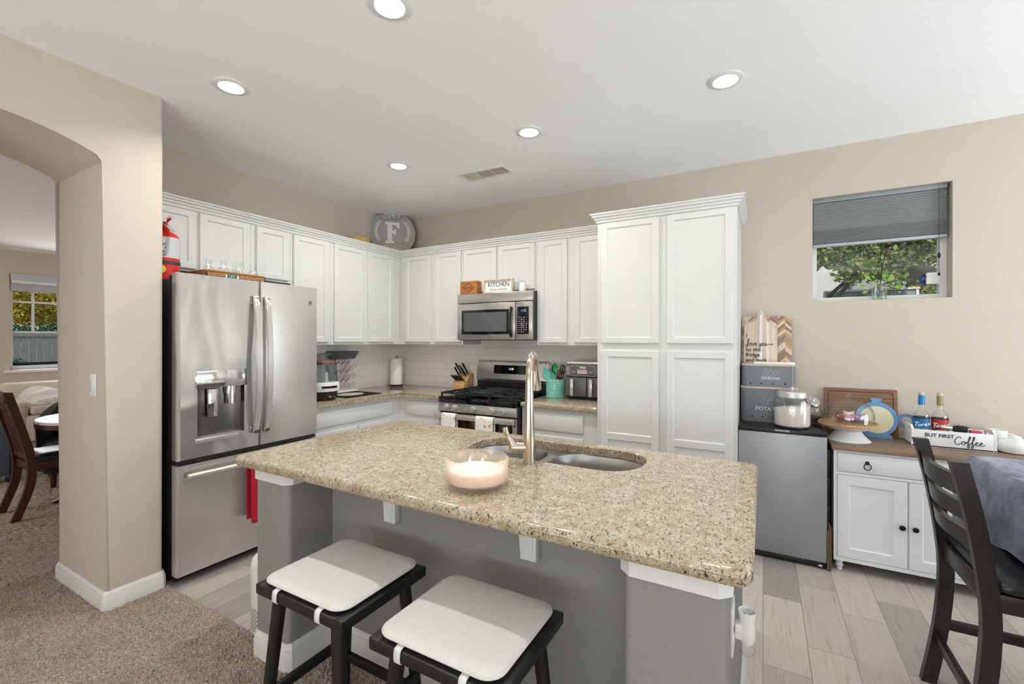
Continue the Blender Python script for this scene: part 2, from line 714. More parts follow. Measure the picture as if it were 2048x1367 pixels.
def copy_thing(src, loc, rz=None, label=None):
    r = src.copy()
    COL.objects.link(r)
    r.location = loc
    if rz is not None:
        r.rotation_euler = (0, 0, rz)
    WM[r] = Matrix.Translation(V(loc)) @ r.rotation_euler.to_matrix().to_4x4()
    if label:
        r['label'] = label
    for ch in list(src.children):
        c = ch.copy()
        COL.objects.link(c)
        c.parent = r
        WM[c] = WM[r]
        for g in list(ch.children):
            d = g.copy()
            COL.objects.link(d)
            d.parent = c
            WM[d] = WM[r]
    return r


def leaves(b, blobs, n, size, rnd):
    """loose leaves filling ellipsoids (centre, radii); each leaf folded along its rib"""
    vs, fs = [], []
    tot = sum(r[0] * r[1] * r[2] for c, r in blobs)
    for c, r in blobs:
        for _ in range(int(n * r[0] * r[1] * r[2] / tot)):
            d = V((rnd.gauss(0, 1), rnd.gauss(0, 1), rnd.gauss(0, 1))).normalized() * rnd.uniform(.45, 1.0)
            p = V(c) + V((d.x * r[0], d.y * r[1], d.z * r[2]))
            u = V((rnd.gauss(0, 1), rnd.gauss(0, 1), rnd.gauss(0, .6))).normalized()
            w = u.cross(V((rnd.gauss(0, 1), rnd.gauss(0, 1), rnd.gauss(0, 1)))).normalized()
            nn = u.cross(w)
            L = size * rnd.uniform(.6, 1.3)
            o = len(vs)
            vs += [p - u * L * .5, p + u * L * .5, p + w * L * .3 + nn * L * .1, p - w * L * .3 + nn * L * .1]
            fs += [(o, o + 2, o + 1), (o, o + 1, o + 3)]
    b.raw(vs, fs)
    return b


# ------------------------------------------------------------------ room shell
C, XL, YR, XA, XR, YB = 2.789, -3.685, 3.858, -2.98, 3.4, -3.2
DEEP = -3.64          # far face of the thick arch wall
TILE = 1.262          # carpet stops here, tile begins

b = B()
b.box(-10.3, YB - .2, -.12, XR + .2, 4.1, 0)
struct(b, 'floor', PLANK)


def pile(b, x0, y0, x1, y1, d, rnd, hmax=.013):
    nx, ny = int((x1 - x0) / d), int((y1 - y0) / d)
    gx, gy = np.meshgrid(np.linspace(x0, x1, nx + 1), np.linspace(y0, y1, ny + 1))
    z = .003 + rnd.random(gx.shape) ** 1.2 * hmax
    gx = gx + (rnd.random(gx.shape) - .5) * d * .8
    gy = gy + (rnd.random(gx.shape) - .5) * d * .8
    o = len(b.v)
    b.v += list(zip(gx.ravel().tolist(), gy.ravel().tolist(), z.ravel().tolist()))
    i = (np.arange(ny)[:, None] * (nx + 1) + np.arange(nx)[None, :]).ravel() + o
    b.f += list(zip(i.tolist(), (i + 1).tolist(), (i + nx + 2).tolist(), (i + nx + 1).tolist()))
    b.mi += [0] * len(i)


b = B()
rnd = np.random.default_rng(5)
b.box(-10.2, YB, 0, XR, .3, .008)
b.box(-10.2, 2.75, 0, DEEP - .06, 4.0, .008)
b.box(-10.2, .3, 0, -6.6, 2.75, .008)
b.box(-.28, .3, 0, XR, TILE, .008)
pile(b, -6.6, .3, -3.78, 2.75, .016, rnd)
pile(b, -3.78, .3, -2.0, TILE, .0055, rnd)
pile(b, -2.0, .3, -.28, 1.40, .0055, rnd)
o = struct(b, 'floor_carpet', CARPET, 0)

b = B()
b.box(-10.3, YB - .2, C, XR + .2, 4.3, C + .12)
struct(b, 'ceiling', CEIL)

# wall behind the range, with the small high window
WX0, WX1, WZ0, WZ1 = .307, 1.050, 1.697, 2.440
b = B()
Y1 = YR + .2
b.box(-3.9, YR, 0, WX0, Y1, C)
b.box(WX1, YR, 0, XR + .2, Y1, C)
b.box(WX0, YR, 0, WX1, Y1, WZ0)
b.box(WX0, YR, WZ1, WX1, Y1, C)
struct(b, 'wall_back', WALL, 20)

b = B()
b.box(XL - .2, 1.24, 0, XL, YR + .2, C)
struct(b, 'wall_left', WALL)

# thick wall with the low arch
b = B()
arc = []
for k in range(25):
    y = .985 - .89 * k / 24
    arc.append((y, 2.455 - (1.05 - math.sqrt(1.05 ** 2 - (y - .54) ** 2)) * 1.06))
pts = [(YB, 0), (.095, 0)] + arc[::-1] + [(.985, 0), (1.24, 0), (1.24, C), (YB, C)]
bm = bmesh.new()
A = [bm.verts.new((XA, y, z)) for y, z in pts]
Z = [bm.verts.new((DEEP, y, z)) for y, z in pts]
n = len(pts)
for i in range(n):
    bm.faces.new((A[i], A[(i + 1) % n], Z[(i + 1) % n], Z[i]))
fa, fz = bm.faces.new(A), bm.faces.new(Z[::-1])
ed = [e for e in bm.edges if (e.verts[0].co.x == e.verts[1].co.x) and min(e.verts[0].co.y, e.verts[1].co.y) > .05
      and max(e.verts[0].co.z, e.verts[1].co.z) < C + .1 and not (e.verts[0].co.z == e.verts[1].co.z and e.verts[0].co.z in (0, C))]
bmesh.ops.bevel(bm, geom=ed, offset=.018, segments=4, profile=.5, affect='EDGES')
b.bmesh_in(bm)
struct(b, 'wall_arch', WALL, 30)

b = B()
b.box(-3.7, YB - .15, 0, XR + .2, YB, C)
struct(b, 'wall_rear', WALL)

b = B()
b.box(XR, YB, 0, XR + .15, .8, C)
b.box(XR, 3.4, 0, XR + .15, YR, C)
b.box(XR, .8, 0, XR + .15, 3.4, .3)
b.box(XR, .8, 2.3, XR + .15, 3.4, C)
struct(b, 'wall_right', WALL)
b = B()
for y0, y1, z0, z1 in ((.8, .85, .36, 2.24), (3.35, 3.4, .36, 2.24), (2.07, 2.13, .36, 2.24), (.8, 3.4, .3, .36), (.8, 3.4, 2.24, 2.3)):
    b.box(XR + .03, y0, z0, XR + .1, y1, z1)
o = struct(b, 'window_3', TRIM)
b = B()
b.box(XR + .06, .82, .32, XR + .066, 3.38, 2.28)
b.build('window_pane', GLASSW, o)

# living room beyond the arch
LX = -10.03
LY0, LY1, LZ0, LZ1 = 2.165, 3.75, .95, 2.43
b = B()
b.box(LX - .2, -2.7, 0, LX, LY0, C)
b.box(LX - .2, LY1, 0, LX, 4.2, C)
b.box(LX - .2, LY0, 0, LX, LY1, LZ0)
b.box(LX - .2, LY0, LZ1, LX, LY1, C)
struct(b, 'wall_living', WALL)
b = B()
b.box(LX, 4.0, 0, XL - .2, 4.2, C)
struct(b, 'wall_living_far', WALL)
b = B()
b.box(LX, -2.7, 0, DEEP, -2.5, C)
struct(b, 'wall_living_near', WALL)

# baseboards
def baseboard(name, path, h=.105, t=.014):
    """profile swept along a floor path, room side to its left"""
    prof = [(0, 0), (t, 0), (t, h * .72), (t * .75, h * .80), (t * .75, h * .86), (t * .45, h * .93), (t * .3, h), (0, h)]
    P = [V((x, y, 0)) for x, y in path]
    loops = []
    for i, p in enumerate(P):
        d0 = (p - P[i - 1]).normalized() if i else (P[1] - p).normalized()
        d1 = (P[i + 1] - p).normalized() if i < len(P) - 1 else d0
        n0, n1 = V((-d0.y, d0.x, 0)), V((-d1.y, d1.x, 0))
        mm = (n0 + n1) / (1 + n0.dot(n1))
        loops.append([p + mm * a + V((0, 0, z)) for a, z in prof])
    b = B()
    b.loft(loops)
    o = struct(b, name, TRIM, 25)
    return o


baseboard('baseboard_arch', [(XA - .05, 1.2401), (XA - .008, 1.2401), (XA + .0001, 1.232), (XA + .0001, .993), (XA - .008, .985 - .0001), (DEEP + .008, .985 - .0001), (DEEP - .0001, .993), (DEEP - .0001, 1.3)])
baseboard('baseboard_arch_near', [(DEEP + .01, .0951), (XA - .01, .0951), (XA + .0001, .085), (XA + .0001, YB)])
baseboard('baseboard_back', [(XR, YR - .0001), (-.13, YR - .0001)])

# backsplash tiles
b = B()
b.box(XL, 2.2, .9134, XL + .007, YR, 1.40)
struct(b, 'trim_1', SPLASH)
b = B()
b.box(XL + .007, YR - .007, .9134, -1.08, YR, 1.45)
struct(b, 'trim_2', SPLASH)

# small high window
b = B()
fx0, fx1, fz0, fz1, fy = WX0, WX1, WZ0, WZ1, YR + .105
fw = .034
for x0, x1, z0, z1 in ((fx0, fx0 + fw, fz0 + fw, fz1 - fw), (fx1 - fw, fx1, fz0 + fw, fz1 - fw), (fx0, fx1, fz0, fz0 + fw), (fx0, fx1, fz1 - fw, fz1)):
    b.box(x0, fy, z0, x1, fy + .06, z1)
win = struct(b, 'window_1', TRIM)
b = B()
b.box(fx0 + fw - .004, fy + .03, fz0 + fw - .004, fx1 - fw + .004, fy + .034, fz1 - fw + .004)
b.build('window_pane', GLASSW, win)

# living room window with grid, sill and casing
b = B()
for y0, y1, z0, z1 in ((LY0, LY0 + .05, LZ0 + .06, LZ1 - .05), (LY1 - .05, LY1, LZ0 + .06, LZ1 - .05), (LY0, LY1, LZ0, LZ0 + .06), (LY0, LY1, LZ1 - .05, LZ1)):
    b.box(LX - .13, y0, z0, LX - .06, y1, z1)
for z in (1.99, 1.52):
    b.box(LX - .11, LY0 + .05, z, LX - .075, LY1 - .05, z + .03)
for y in (2.44, 2.75, 3.06, 3.37):
    b.box(LX - .108, y - .014, 1.53, LX - .078, y + .014, LZ1)
w2 = struct(b, 'window_2', TRIM)
b = B()
b.box(LX - .1, LY0 + .02, LZ0 + .02, LX - .095, LY1 - .02, LZ1 - .02)
b.build('window_pane', GLASSW, w2)
b = B()
b.box(LX - .12, LY0 - .06, LZ0 - .045, LX + .05, LY1 + .06, LZ0, .006)
b.build('window_sill', TRIM, w2)

# ------------------------------------------------------------------ ceiling fittings
LIGHTS = [(-1.335, 1.345, 'recessed ceiling light cut by the top edge of the photo'),
          (-2.51, 1.355, 'recessed ceiling light nearest the arch wall'),
          (-1.345, 2.61, 'recessed ceiling light just right of the ceiling vent above the range'),
          (-2.50, 2.615, 'recessed ceiling light left of the vent, nearest the fridge-side cabinets'),
          (-.176, 2.595, 'recessed ceiling light in front of the tall pantry and high window'),
          (-.176, 1.35, None)]
ring = lens = None
for x, y, lab in LIGHTS:
    if lab:
        t = thing('recessed_light', lab, 'ceiling light', (x, y, C), group='recessed lights in the kitchen ceiling')
        if ring is None:
            b = B()
            b.lathe([(.086, 0), (.086, -.004), (.080, -.008), (.062, -.010), (.056, -.004), (.056, -.001)], (x, y, C), 40)
            ring = b.build('trim_ring', TRIM, t)
            b = B()
            b.lathe([(.0001, -.0045), (.03, -.005), (.0565, -.003)], (x, y, C), 32)
            lens = b.build('lens', LENS, t)
        else:
            for src in (ring, lens):
                c = src.copy()
                COL.objects.link(c)
                c.parent = t
    lamp('downlight', 'AREA', (x, y, C - .014), (0, 0, -1), {-2.5: 11, -1.345: 9, -2.51: 5.5, -.176: 2.8}.get(x, 5.2), (1, .985, .96), shape='DISK', size=.06, spread=math.radians(158 if y > 2 and x < -1 else 138))

vx0, vx1, vy0, vy1 = -2.205, -1.77, 2.995, 3.18
t = thing('ceiling_vent', 'white rectangular air vent with three louvred sections in the ceiling', 'vent', ((vx0 + vx1) / 2, (vy0 + vy1) / 2, C))
b = B()
z0, z1 = C - .008, C
for x0, x1, y0, y1 in ((vx0, vx1, vy0, vy0 + .028), (vx0, vx1, vy1 - .028, vy1), (vx0, vx0 + .03, vy0 + .028, vy1 - .028), (vx1 - .03, vx1, vy0 + .028, vy1 - .028)):
    b.box(x0, y0, z0, x1, y1, z1, .002)
w3 = (vx1 - vx0 - .06) / 3
for k in (1, 2):
    b.box(vx0 + .03 + w3 * k - .004, vy0 + .02, z0 + .001, vx0 + .03 + w3 * k + .004, vy1 - .02, z1)
b.build('frame', TRIM, t)
b = B()
b.box(vx0 + .02, vy0 + .02, C - .0015, vx1 - .02, vy1 - .02, C - .0005)
b.build('duct_opening', mat('vent_dark', (70, 60, 48), .8), t)
for k in range(3):
    b = B()
    xa = vx0 + .03 + w3 * k
    for i in range(9):
        if k == 0:
            x = xa + .008 + i * (w3 - .012) / 9
            b.box(x, vy0 + .027, C - .007, x + .008, vy1 - .027, C - .003)
        else:
            x = xa + .006 + i * (w3 - .01) / 9
            b.box(x, vy0 + .027, C - .007, x + .0035, vy1 - .027, C - .002)
    b.build('louvre', mat('vent_louvre', (214, 206, 190), .5), t)


# ------------------------------------------------------------------ fitted cabinets
UX, UY, PX0, PX1, PY = -3.352, 3.5315, -1.078, -.148, 3.212
EX, EY, EZ = V((1, 0, 0)), V((0, 1, 0)), V((0, 0, 1))
UB, UT = 1.3757, 2.335


def upper_left(label, y0, y1, z0, doors, zd0):
    t = thing('wall_cabinet', label, 'kitchen cabinet', (XL, (y0 + y1) / 2, z0), group='white wall cabinets along the fridge side')
    b = B()
    b.box(XL, y0 + .0005, z0, UX, y1 - .0005, UT)
    b.build('body', WHITE, t)
    for a, c in doors:
        b = B()
        b.door((UX, a, zd0), EY, EZ, EX, c - a, 2.281 - zd0, .048, .018, st2=.04)
        b.build('door', WHITE, t)


upper_left('single-door white cabinet above the fridge, partly behind the fire extinguisher', 1.243, 1.588, 1.875, [(1.262, 1.579)], 1.893)
upper_left('two-door white cabinet above the fridge, behind the wicker tray of bottles', 1.588, 2.275, 1.875, [(1.598, 1.940), (1.990, 2.254)], 1.893)
upper_left('tall white wall cabinet directly right of the fridge top', 2.275, 2.665, UB, [(2.296, 2.635)], 1.398)
upper_left('tall two-door white wall cabinet ending in the corner under the round sign', 2.665, 3.53, UB, [(2.69, 3.045), (3.082, 3.425)], 1.398)


def upper_back(label, x0, x1, z0, doors, zd0):
    t = thing('wall_cabinet', label, 'kitchen cabinet', ((x0 + x1) / 2, YR, z0), group='white wall cabinets on the range wall')
    b = B()
    b.box(x0 + .0005, UY, z0, x1 - .0005, YR, UT)
    b.build('body', WHITE, t)
    for a, c in doors:
        b = B()
        b.door((a, UY, zd0), EX, EZ, -EY, c - a, 2.281 - zd0, .048, .018, st2=.04)
        b.build('door', WHITE, t)


upper_back('tall two-door white wall cabinet between the corner and the microwave', -3.3515, -2.535, UB, [(-3.275, -2.935), (-2.88, -2.552)], 1.398)
upper_back('short two-door white wall cabinet above the microwave', -2.535, -1.735, 1.855, [(-2.52, -2.152), (-2.128, -1.755)], 1.872)
upper_back('tall two-door white wall cabinet between the microwave and the pantry', -1.735, PX0, UB, [(-1.712, -1.448), (-1.385, -1.095)], 1.398)


def crown_profile(b, path, z0, z1, out):
    prof = [(0, 0), (.010, 0), (.012, .25), (.02, .3), (.024, .52), (.034, .58), (.038, .8), (out, .84), (out, 1), (-.02, 1)]
    P = [V((x, y, 0)) for x, y in path]
    loops = []
    for i, p in enumerate(P):
        d0 = (p - P[i - 1]).normalized() if i else (P[1] - p).normalized()
        d1 = (P[i + 1] - p).normalized() if i < len(P) - 1 else d0
        n0, n1 = V((d0.y, -d0.x, 0)), V((d1.y, -d1.x, 0))
        mm = (n0 + n1) / (1 + n0.dot(n1))
        loops.append([p + mm * a + V((0, 0, z0 + (z1 - z0) * z)) for a, z in prof])
    b.loft(loops)


b = B()
crown_profile(b, [(UX, 1.243), (UX, UY), (PX0, UY)], 2.288, 2.353, .046)
struct(b, 'trim_3', WHITE, 25)

t = thing('pantry_cabinet', 'tall white pantry cabinet with four panelled doors right of the range', 'pantry cabinet', ((PX0 + PX1) / 2, 3.5, 0))
b = B()
b.box(PX0, PY, .1, PX1, YR - .003, 2.335)
b.box(PX0, PY + .06, 0, PX1, YR - .003, .1)
b.build('body', WHITE, t)
for x0, x1 in ((-1.045, -.634), (-.580, -.172)):
    b = B()
    b.door((x0, PY, 1.398), EX, EZ, -EY, x1 - x0, 2.278 - 1.398, .044, .02, st2=.04)
    b.build('door', WHITE, t)
    b = B()
    b.door((x0, PY, .12), EX, EZ, -EY, x1 - x0, 1.345 - .12, .044, .02, mids=((.578, .622),), st2=.044)
    b.build('door', WHITE, t)
b = B()
crown_profile(b, [(PX0, UY - .05), (PX0, PY), (PX1, PY), (PX1, YR - .003)], 2.288, 2.353, .046)
b.box(PX0 + .01, PY + .01, 2.33, PX1 - .01, YR - .003, 2.35)
b.build('crown_moulding', WHITE, t, 25)

# base cabinets
CX, CY = -3.0475, 3.2125
BX, BY = CX - .04, CY + .04
t = thing('base_cabinet', 'white base cabinet with one wide drawer front right of the fridge', 'kitchen cabinet', (XL, 2.7, 0), group='white base cabinets')
b = B()
b.box(XL + .003, 2.2, .1, BX, BY - .0005, .8755)
b.box(XL + .003, 2.2, 0, BX - .06, 3.2, .1)
b.build('body', WHITE, t)
b = B()
b.box(BX, 2.30, .715, BX + .02, 3.125, .838, .006)
b.build('drawer', WHITE, t)
for y0, y1 in ((2.30, 2.715), (2.735, 3.125)):
    b = B()
    b.door((BX, y0, .13), EY, EZ, EX, y1 - y0, .545, .05, .02)
    b.build('door', WHITE, t)
t = thing('base_cabinet', 'white base cabinet in the corner left of the gas range', 'kitchen cabinet', (-2.8, YR, 0), group='white base cabinets')
b = B()
b.box(BX, BY, .1, -2.552, YR - .003, .8755)
b.box(BX, BY + .06, 0, -2.552, YR - .003, .1)
b.build('body', WHITE, t)
b = B()
b.box(-2.985, BY - .02, .712, -2.575, BY, .838, .006)
b.build('drawer', WHITE, t)
b = B()
b.door((-2.985, BY, .13), EX, EZ, -EY, .41, .545, .05, .02)
b.build('door', WHITE, t)
t = thing('base_cabinet', 'white base cabinet between the gas range and the pantry', 'kitchen cabinet', (-1.4, YR, 0), group='white base cabinets')
b = B()
b.box(-1.735, BY, .1, PX0 - .001, YR - .003, .8755)
b.box(-1.735, BY + .06, 0, PX0 - .001, YR - .003, .1)
b.build('body', WHITE, t)
b = B()
b.box(-1.715, BY - .02, .702, -1.20, BY, .838, .006)
b.build('drawer', WHITE, t)
b = B()
b.door((-1.715, BY, .13), EX, EZ, -EY, .515, .53, .05, .02)
b.build('door', WHITE, t)

b = B()
b.prism([(XL + .001, 2.2), (CX, 2.2), (CX, CY), (-2.552, CY), (-2.552, YR - .001), (XL + .001, YR - .001)], (0, 0, .876), EX, EY, (0, 0, .0374), .009, 3)
tag(b.build('granite_countertop', GRANITE), 'L-shaped speckled granite counter from the fridge round to the range', 'countertop')
b = B()
b.box(-1.735, CY, .876, PX0 - .001, YR - .001, .9134, .009, 3)
tag(b.build('granite_countertop', GRANITE), 'short speckled granite counter between the range and the pantry', 'countertop')
CT = .9134

# ------------------------------------------------------------------ island
t = thing('kitchen_island', 'grey plaster kitchen island base with end posts under the granite top', 'kitchen island', (-1.02, 1.6, 0))
IX0, IX1, IY0, IYR, IY1 = -1.992, -.075, 1.185, 1.408, 2.075
b = B()
ring_ = [(IX0, IY1), (IX0, IY0), (-1.757, IY0), (-1.757, IYR), (-.325, IYR), (-.325, IY0), (IX1, IY0), (IX1, IY1)]
b.loft([[V((x, y, z)) for x, y in ring_] for z in (0, .8733)], True, False)
o = b.build('body', WALL2, t)
bm = bmesh.new()
bm.from_mesh(o.data)
ed = [e for e in bm.edges if abs(e.verts[0].co.z - e.verts[1].co.z) > .5 and e.verts[0].co.y + 1.6 < 1.2]
bmesh.ops.bevel(bm, geom=ed, offset=.02, segments=4, profile=.5, affect='EDGES')
bm.to_mesh(o.data)
bm.free()
o.data.polygons.foreach_set('use_smooth', [True] * len(o.data.polygons))
o.data.set_sharp_from_angle(angle=math.radians(30))
for x0, x1 in ((IX0 - .012, -1.757 + .012), (-.325 - .012, IX1 + .012)):
    b = B()
    pts = [(x0, IYR), (x0, IY0 + .015), (x0 + .03, IY0 - .014), (x1 - .03, IY0 - .014), (x1, IY0 + .015), (x1, IYR)]
    b.prism(pts, (0, 0, .80), EX, EY, (0, 0, .0735))
    b.build('post_cap', CORB, t)
b = B()
prof = [(0, 0), (.014, 0), (.014, .085), (.011, .092), (.011, .1), (.006, .11), (.003, .122), (0, .122)]
path = [V((x, y, 0)) for x, y in [(IX0, IY1), (IX0, IY0 + .015), (IX0 + .015, IY0), (-1.757 - .015, IY0), (-1.757, IY0 + .015), (-1.757, IYR), (-.325, IYR), (-.325, IY0 + .015), (-.31, IY0), (IX1 - .015, IY0), (IX1, IY0 + .015), (IX1, IY1)]]
loops = []
for i, p in enumerate(path):
    d0 = (p - path[i - 1]).normalized() if i else (path[1] - p).normalized()
    d1 = (path[i + 1] - p).normalized() if i < len(path) - 1 else d0
    n0, n1 = V((d0.y, -d0.x, 0)), V((d1.y, -d1.x, 0))
    mm = (n0 + n1) / (1 + n0.dot(n1))
    loops.append([p + mm * a + V((0, 0, z)) for a, z in prof])
b.loft(loops)
b.build('baseboard', TRIM, t, 25)
for x in (-1.405, -.752):
    b = B()
    b.prism([(.012, .655), (.073, .655), (.073, .8735), (-.006, .8735)], (x, IYR - .0005, 0), EX, EZ, (0, -.034, 0), .003)
    b.prism([(.022, .675), (.060, .668), (.064, .865), (.008, .865)], (x, IYR - .034, 0), EX, EZ, (0, -.004, 0), .002)
    b.build('corbel', CORB, t)

# island top: rounded slab with a sink cut-out
SX0, SX1, SY0, SY1 = -1.245, -.425, 1.682, 2.032
cut = rrect(SX0, SY0, SX1, SY1, .15, 10)
gx0, gx1, gy0, gy1, zt, zb = -2.022, -.018, 1.092, 2.108, .9134, .874
b = B()
loops = []
for k in range(7):
    a = PI / 2 * k / 6
    i_ = .016 * (1 - math.sin(a))
    loops.append(rrect(gx0 + i_, gy0 + i_, gx1 - i_, gy1 - i_, .045 - i_, 8, zt - .016 * (1 - math.cos(a))))
loops.append(rrect(gx0, gy0, gx1, gy1, .045, 8, zb + .01))
loops.append(rrect(gx0 + .008, gy0 + .008, gx1 - .008, gy1 - .008, .037, 8, zb))
b.loft(loops, False, False)
n = len(cut)
cl = [[V((p.x, p.y, zt)) for p in rrect(SX0 - .004, SY0 - .004, SX1 + .004, SY1 + .004, .154, 10)],
      [V((p.x, p.y, zt - .004)) for p in cut], [V((p.x, p.y, zb)) for p in cut]]
b.loft(cl, False, False)
b.raw(*fill([loops[0], cl[0]]))
b.raw(*fill([loops[-1], cl[-1]]))
tag(b.build('granite_island_top', GRANITE, None, 40), 'large speckled granite island top with rounded edge and sink cut-out', 'countertop')

t = thing('kitchen_sink', 'undermounted stainless steel double-bowl sink set in the island', 'sink', ((SX0 + SX1) / 2, (SY0 + SY1) / 2, .70))
bowls = [(-1.250, 1.676, -.885, 2.040, .15), (-.845, 1.676, -.418, 2.040, .15)]
zf = .8735
b = B()
hole = [rrect(*q[:4], q[4], 8, zf) for q in bowls]
b.raw(*fill([rrect(-1.30, 1.64, -.37, 2.073, .12, 8, zf)] + hole))
b.build('rim', SINKM, t)
for x0, y0, x1, y1, r in bowls:
    b = B()
    lp = []
    for ins, z in ((0, zf), (.004, zf - .006), (.010, zf - .05), (.018, zf - .13), (.03, zf - .16), (.06, zf - .178)):
        lp.append(rrect(x0 + ins, y0 + ins, x1 - ins, y1 - ins, max(.03, r - ins * .6), 8, z))
    b.loft(lp, False, True)
    bo = b.build('bowl', SINKM, t, 50)
    b = B()
    b.lathe([(.045, .001), (.043, .004), (.034, .004), (.030, .0015), (.0001, .0015)], ((x0 + x1) / 2, (y0 + y1) / 2, zf - .178), 24)
    b.build('drain', CHROME, bo)

fx, fy_ = -.838, 1.632
t = thing('kitchen_faucet', 'tall brushed nickel pull-down kitchen faucet beside the island sink', 'faucet', (fx, fy_, CT))
hd = V((-.30, .954, 0))
b = B()
b.lathe([(.026, 0), (.0255, .06), (.024, .10), (.021, .18), (.0165, .30), (.0155, .34)], (fx, fy_, CT), 28, True, True)
base = V((fx, fy_, CT))
arcp = [base + V((0, 0, .335))]
for k in range(1, 13):
    a = PI * k / 13 * 1.02
    arcp.append(base + hd * (.082 * (1 - math.cos(a))) + V((0, 0, .355 + .088 * math.sin(a))))
b.tube(arcp, .0153, 20)
b.build('spout', NICKEL, t)
b = B()
e0 = arcp[-1]
e1 = base + hd * .190 + V((0, 0, .285))
dd = (e1 - e0).normalized()
b.tube([e0 + dd * -.002, e0 + dd * .02, e0 + dd * .05, e1], [.0155, .0175, .0205, .0225], 20)
b.build('spray_head', CHROME, t)
b = B()
hb = base + V((0, 0, .065))
lx = V((-.87, -.49, 0))
b.tube([hb, hb + lx * .062], [.0205, .0215], 20)
b.ball(hb + lx * .064, .0215, 18)
hub = hb + lx * .064
b.tube(crv([hub + V((0, 0, .008)), hub + lx * .012 + V((0, 0, .03)), hub + lx * .03 + V((0, 0, .058)), hub + lx * .036 + V((0, 0, .082))], 5), [.019, .018, .017, .016, .0145, .0135, .0125, .0115, .011, .011, .0112, .0114, .0116, .0118, .012, .012][:16], 16)
b.build('lever_handle', NICKEL, t)

# candle in a fluted glass bowl
cx, cy = -.872, 1.300
t = thing('candle', 'lit two-wick candle in a ribbed pink glass bowl on the island', 'candle', (cx, cy, CT))
b = B()
prof = [(.094, .0005), (.102, .006), (.107, .016), (.107, .098), (.1055, .100), (.103, .099), (.101, .095), (.101, .018), (.0001, .016)]
verts, faces = [], []
nn = 96
for r, z in prof:
    for k in range(nn):
        a = 2 * PI * k / nn
        rr = r + (.0022 if r > .1015 and k % 8 in (0, 1) else 0)
        verts.append((cx + rr * math.cos(a), cy + rr * math.sin(a), CT + z))
for i in range(len(prof) - 1):
    for k in range(nn):
        k2 = (k + 1) % nn
        faces.append((i * nn + k, i * nn + k2, (i + 1) * nn + k2, (i + 1) * nn + k))
faces.append(tuple(range(nn))[::-1])
b.raw(verts, faces)
b.build('glass_bowl', GLASSK, t)
b = B()
b.lathe([(.0001, .018), (.094, .018), (.0955, .024), (.0955, .056), (.093, .058), (.0001, .057)], (cx, cy, CT), 48)
b.build('wax', WAX, t)
for dx, dy in ((-.028, -.004), (.016, .010)):
    b = B()
    b.cyl((cx + dx, cy + dy, CT + .056), (cx + dx, cy + dy, CT + .066), .0016, n=8)
    w = b.build('wick', BLACKP, t)
    b = B()
    b.lathe([(.0003, .064), (.0045, .069), (.0055, .075), (.0035, .084), (.0003, .094)], (cx + dx, cy + dy, CT), 12)
    b.build('flame', FLAME, w)
lamp('candle_glow', 'POINT', (cx, cy, CT + .085), (0, 0, -1), .14, (1, .7, .42), shadow_soft_size=.03)

# socket with plug-in scent warmer on the island's right end
t = thing('wall_outlet', 'white outlet plate on the right end of the island', 'outlet', (IX1, 1.36, .63))
b = B()
b.box(IX1 - .0005, 1.318, .575, IX1 + .006, 1.402, .705, .002)
b.build('plate', OFFW, t)
b = B()
b.box(IX1 + .006, 1.343, .59, IX1 + .0075, 1.377, .63, .0005)
b.box(IX1 + .006, 1.343, .65, IX1 + .0075, 1.377, .69, .0005)
b.build('socket_face', PORC, t)
sx, sy = IX1 + .038, 1.36
t = thing('scent_warmer', 'white plug-in scent warmer with clear oil bulb on the island outlet', 'air freshener', (sx, sy, .60))
b = B()
b.lathe([(.014, .0), (.019, .012), (.020, .035), (.0185, .06), (.022, .085), (.0215, .087), (.018, .085), (.0155, .07), (.0001, .069)], (sx, sy, .605), 24)
b.box(IX1 + .0078, sy - .016, .613, sx, sy + .016, .655, .006)
b.build('housing', OFFW, t)
b = B()
b.lathe([(.0001, 0), (.006, 0), (.006, .003), (.0045, .003), (.0001, .002)], (sx, sy, .6745), 14)
for k in range(6):
    a = k * PI / 3
    b.box(sx + .0125 * math.cos(a) - .0025, sy + .0125 * math.sin(a) - .0025, .6742, sx + .0125 * math.cos(a) + .0025, sy + .0125 * math.sin(a) + .0025, .6755)
b.build('vent_slots', GREYP, t)
b = B()
b.lathe([(.0001, 0), (.010, .001), (.018, .01), (.0195, .022), (.017, .036), (.0001, .038)], (sx, sy, .571), 20)
b.build('oil_bulb', GLASS, t)

# slim white tower standing between the fridge and the island
ax_, ay2 = -2.118, 1.345
t = thing('air_purifier', 'small white tower air purifier on the floor between the freezer and the island', 'air purifier', (ax_, ay2, 0))
b = B()
b.lathe([(.088, .0), (.090, .012)], (ax_, ay2, 0), 40, True, True)
b.build('base', BLACK, t)
b = B()
b.lathe([(.092, .012), (.094, .02), (.094, .325), (.090, .348), (.078, .362), (.0001, .366)], (ax_, ay2, 0), 48, True)
hs = b.build('housing', OFFW, t)
b = B()
for j in range(11):
    for k in range(40):
        a = 2 * PI * (k + .5 * (j % 2)) / 40
        n_ = V((math.cos(a), math.sin(a), 0))
        p = V((ax_, ay2, .03 + j * .010)) + n_ * .0942
        u_ = V((-n_.y, n_.x, 0))
        b.raw([p - u_ * .0034 - EZ * .003, p + u_ * .0034 - EZ * .003, p + u_ * .0034 + EZ * .003, p - u_ * .0034 + EZ * .003], [(0, 1, 2, 3)])
b.build('grille_perforations', RUBBER, hs)


